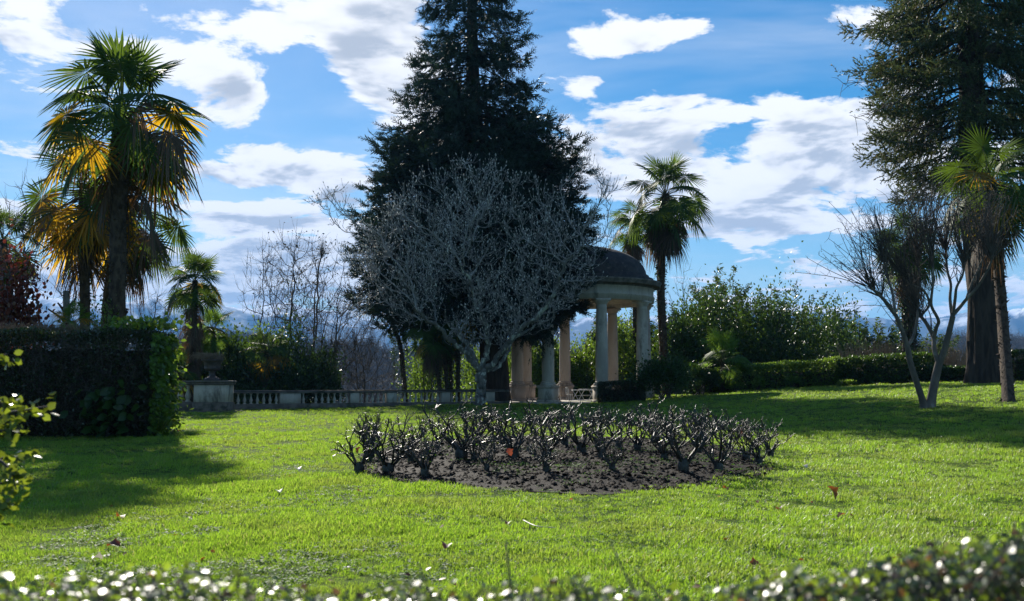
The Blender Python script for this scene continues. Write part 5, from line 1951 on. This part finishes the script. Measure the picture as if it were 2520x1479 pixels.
for i, (px, py, L, mt, lab) in enumerate(FALLEN):
    p = ground_at(px, py)
    caught = 'caught' in lab
    if caught:
        base = ground_at(px, py + 45)
        p = P(px, py, base[1])
    V, F = curled_leaf(i, L * .82)
    o = MB().add(V, F).build('fallen_leaf', M[mt], None, True)
    o.location = p + np.array([0, 0, 0 if caught else .03])
    o.rotation_euler = (R(55) if 'upright' in lab or caught else q.uniform(-.2, .3), q.uniform(-.4, .4), q.uniform(0, 6.28))
    tag(o, lab, 'leaf', 'fallen leaves on the grass')
pts = spline([ground_at(1288, 1292) + UP * .05, ground_at(1318, 1305) + UP * .045, ground_at(1365, 1309) + UP * .04], 10)
tag(MB().add(*tube(pts - pts[0], np.linspace(.007, .004, 10), 5)).build('dry_stalk', M['pale_leaf']), 'pale curved dry stalk lying on the lawn', 'stalk').location = pts[0]
for i, (px, py, lab) in enumerate([(2030, 1286, 'white daisy left of a close pair, lower right'), (2042, 1284, 'white daisy touching its neighbour, lower right'), (2052, 1296, 'white daisy below the close pair'), (1284, 1249, 'lone white daisy below the bed middle'), (852, 1420, 'lone white daisy near the bottom hedge'), (262, 1390, 'white daisy beside the pale leaf, lower left')]):
    p = ground_at(px, py)
    t = thing('daisy', lab, 'flower', p, 'daisies in the lawn')
    a = np.arange(14) * 2 * np.pi / 14
    mb = MB()
    scatter(mb, np.tile([0, 0, .075], (14, 1)), np.stack([np.cos(a), np.sin(a), np.full(14, .15)], -1), .028, LEAF[0] * (1.1, 1, 1), LEAF[1], flat=.95)
    mb.build('petals', M['daisy'], t)
    MB().add(*lathe([(.009, .072), (.008, .08), (0, .083)], 10)).build('flower_centre', M['frond_yellow'], t)
    MB().add(*tube([(0, 0, 0), (.004, 0, .074)], [.002, .002], 4)).build('stem', M['weed'], t)

n = 420
lp0 = lawn_points(n, 5.5, 55, 1.0)
mb = MB()
a = q.uniform(0, 6.283, len(lp0))
scatter(mb, lp0 + UP * .03, np.stack([np.cos(a), np.sin(a), q.normal(size=len(a)) * .25], -1), q.uniform(.025, .075, len(a)), *BROAD, flat=.6)
tag(mb.build('leaf_litter', M['brown_leaf']), 'scraps of brown dead leaf scattered over the lawn', 'leaf litter', kind='stuff')

# ------------------------------------------------------------------ hedge top in front of the camera, out of focus
q = np.random.default_rng(77)
fh = thing('foreground_hedge', 'blurred small-leaved glossy hedge along the bottom edge', 'hedge', (0, 2.2, 0))
sprigs = []
TOP = [(-200, 1425), (60, 1425), (200, 1408), (420, 1396), (560, 1395), (640, 1430), (800, 1455), (1000, 1425), (1080, 1448), (1180, 1440), (1420, 1420), (1600, 1466), (1760, 1452), (1900, 1418), (2060, 1408), (2180, 1372), (2330, 1342), (2440, 1330), (2530, 1296), (2800, 1250)]
tp = np.array(TOP, float)
n = 1550
for k in range(n):
    px = q.uniform(-1000, 3500) if k % 4 else q.uniform(1850, 2750)
    D = q.uniform(1.6, 2.6)
    py = np.interp(px, tp[:, 0], tp[:, 1]) + np.abs(q.normal()) * 55 - 4
    e = P(px, py, D)
    lean = np.array([q.normal() * .5 - .25 * (px > 1900), q.normal() * .4, 1.0])
    L_ = q.uniform(.18, .34)
    b = e - nrm(lean) * L_
    sprigs.append(np.stack([b, (b + e) / 2 + q.normal(size=3) * .012, e]))
sp = np.array(sprigs)
o_ = np.array([0, 2.2, 0])
MB().add(*tubes(sp - o_, np.tile([.0032, .0024, .0013], (n, 1)), 4)).build('stems', M['twig'], fh)
per = 13
u_ = np.tile(np.linspace(.12, 1, per), n) + q.normal(size=n * per) * .02
k = np.repeat(np.arange(n), per)
pos = np.where(u_[:, None] < .5, sp[k, 0] + (sp[k, 1] - sp[k, 0]) * (u_[:, None] * 2), sp[k, 1] + (sp[k, 2] - sp[k, 1]) * (u_[:, None] * 2 - 1))
dr = nrm(sp[k, 2] - sp[k, 0]) * .15 + q.normal(size=(n * per, 3)) * (.8, .8, .28)
mb = MB()
scatter(mb, pos - o_, dr, q.uniform(.014, .024, n * per), *BROAD, flat=.62, up=np.where(pos[:, :1] < 0, np.array([[.05, 0, 1.0]]), np.array([[-.55, 0, .8]])))
mb.build('foliage', M['fore_leaf'], fh)
n = 900                                         # woody lower part, below the frame
b = np.stack([q.uniform(-3.4, 3.4, n), q.uniform(1.8, 2.7, n), np.full(n, .0)], -1)
e = b + np.stack([q.normal(size=n) * .1, q.normal(size=n) * .08, q.uniform(.75, .95, n)], -1)
MB().add(*tubes(np.stack([b, (b + e) / 2 + q.normal(size=(n, 3)) * .03, e], 1) - o_, np.tile([.008, .006, .004], (n, 1)), 4)).build('wood', M['twig'], fh)
n = 7000
lp_ = np.stack([q.uniform(-3.4, 3.4, n), q.uniform(1.75, 2.75, n), q.uniform(.25, .98, n)], -1)
mb = MB()
scatter(mb, lp_ - o_, q.normal(size=(n, 3)) + UP * .4, q.uniform(.014, .024, n), *LEAF)
mb.build('inner_foliage', M['fore_leaf'], fh)
# a few tall bare shoots standing out of it
mb = MB()
for (x0, y0, x1, y1) in ((1075, 1450, 1030, 1385), (1265, 1479, 1245, 1330), (1560, 1400, 1500, 1330), (1690, 1479, 1560, 1400), (1770, 1479, 1765, 1420), (1600, 1479, 1545, 1410), (2480, 1360, 2500, 1280)):
    a, b = P(x0, y0 + 60, 2.3), P(x1, y1, 2.35)
    mb.add(*tube(np.array([a, (a + b) / 2, b]) - o_, [.0035, .0028, .0018], 4))
mb.build('bare_shoots', M['dry'], fh)

# shrub with yellow-green leaves at the left edge
fl_b = np.array([P(-140, 939, 4.6)[0], 4.6, 0])
ls = thing('edge_shrub', 'yellow-green leaved shrub reaching in at the left edge', 'shrub', fl_b)
brs = [[(-140, 1500), (-120, 1100), (-40, 900), (18, 872)], [(-140, 1500), (-100, 1150), (0, 1030), (60, 1010), (118, 1000)], [(-140, 1500), (-90, 1200), (0, 1130), (70, 1125)], [(-140, 1500), (-100, 1250), (0, 1190), (45, 1190)], [(-140, 1480), (-90, 1120), (10, 1060), (58, 1055)], [(-140, 1500), (-60, 1300), (0, 1250), (4, 1255)], [(-120, 1300), (-40, 1040), (20, 1010), (40, 985)], [(-120, 1300), (-40, 1190), (20, 1150), (40, 1205)]]
sm = MB()
lf = MB()
for bi, br_ in enumerate(brs):
    D = 4.6 + q.normal() * .15
    w = np.array([P(a, b, D) for a, b in br_])
    w[0] = fl_b + q.normal(size=3) * .04
    pth = spline(w, 26)
    sm.add(*tube(pth - fl_b, np.linspace(.012, .003, 26), 5))
    m_ = 34
    j = q.integers(14, 26, m_)
    scatter(lf, pth[j] - fl_b + q.normal(size=(m_, 3)) * .025, q.normal(size=(m_, 3)) * .6 + np.array([.6, 0, -.35]), q.uniform(.032, .054, m_), *BROAD)
sm.build('stems', M['twig'], ls)
lf.build('foliage', M['yellow_leaf'], ls)

# ------------------------------------------------------------------ the air between here and the mountains
hb = MB()
add_box(hb, (0, 4300, -40), (18000, 9600, 780))
hm, q = new_mat('haze')
pv = q.n('ShaderNodeVolumePrincipled')
pv.inputs['Color'].default_value = (.22, .52, 1.0, 1)
pv.inputs['Density'].default_value = 1.1e-4
pv.inputs['Anisotropy'].default_value = 0.0
ho = q.n('ShaderNodeOutputMaterial')
hm.node_tree.links.new(pv.outputs[0], ho.inputs['Volume'])
tag(hb.build('haze', hm), 'pale blue haze in front of the mountains', 'haze', kind='stuff')
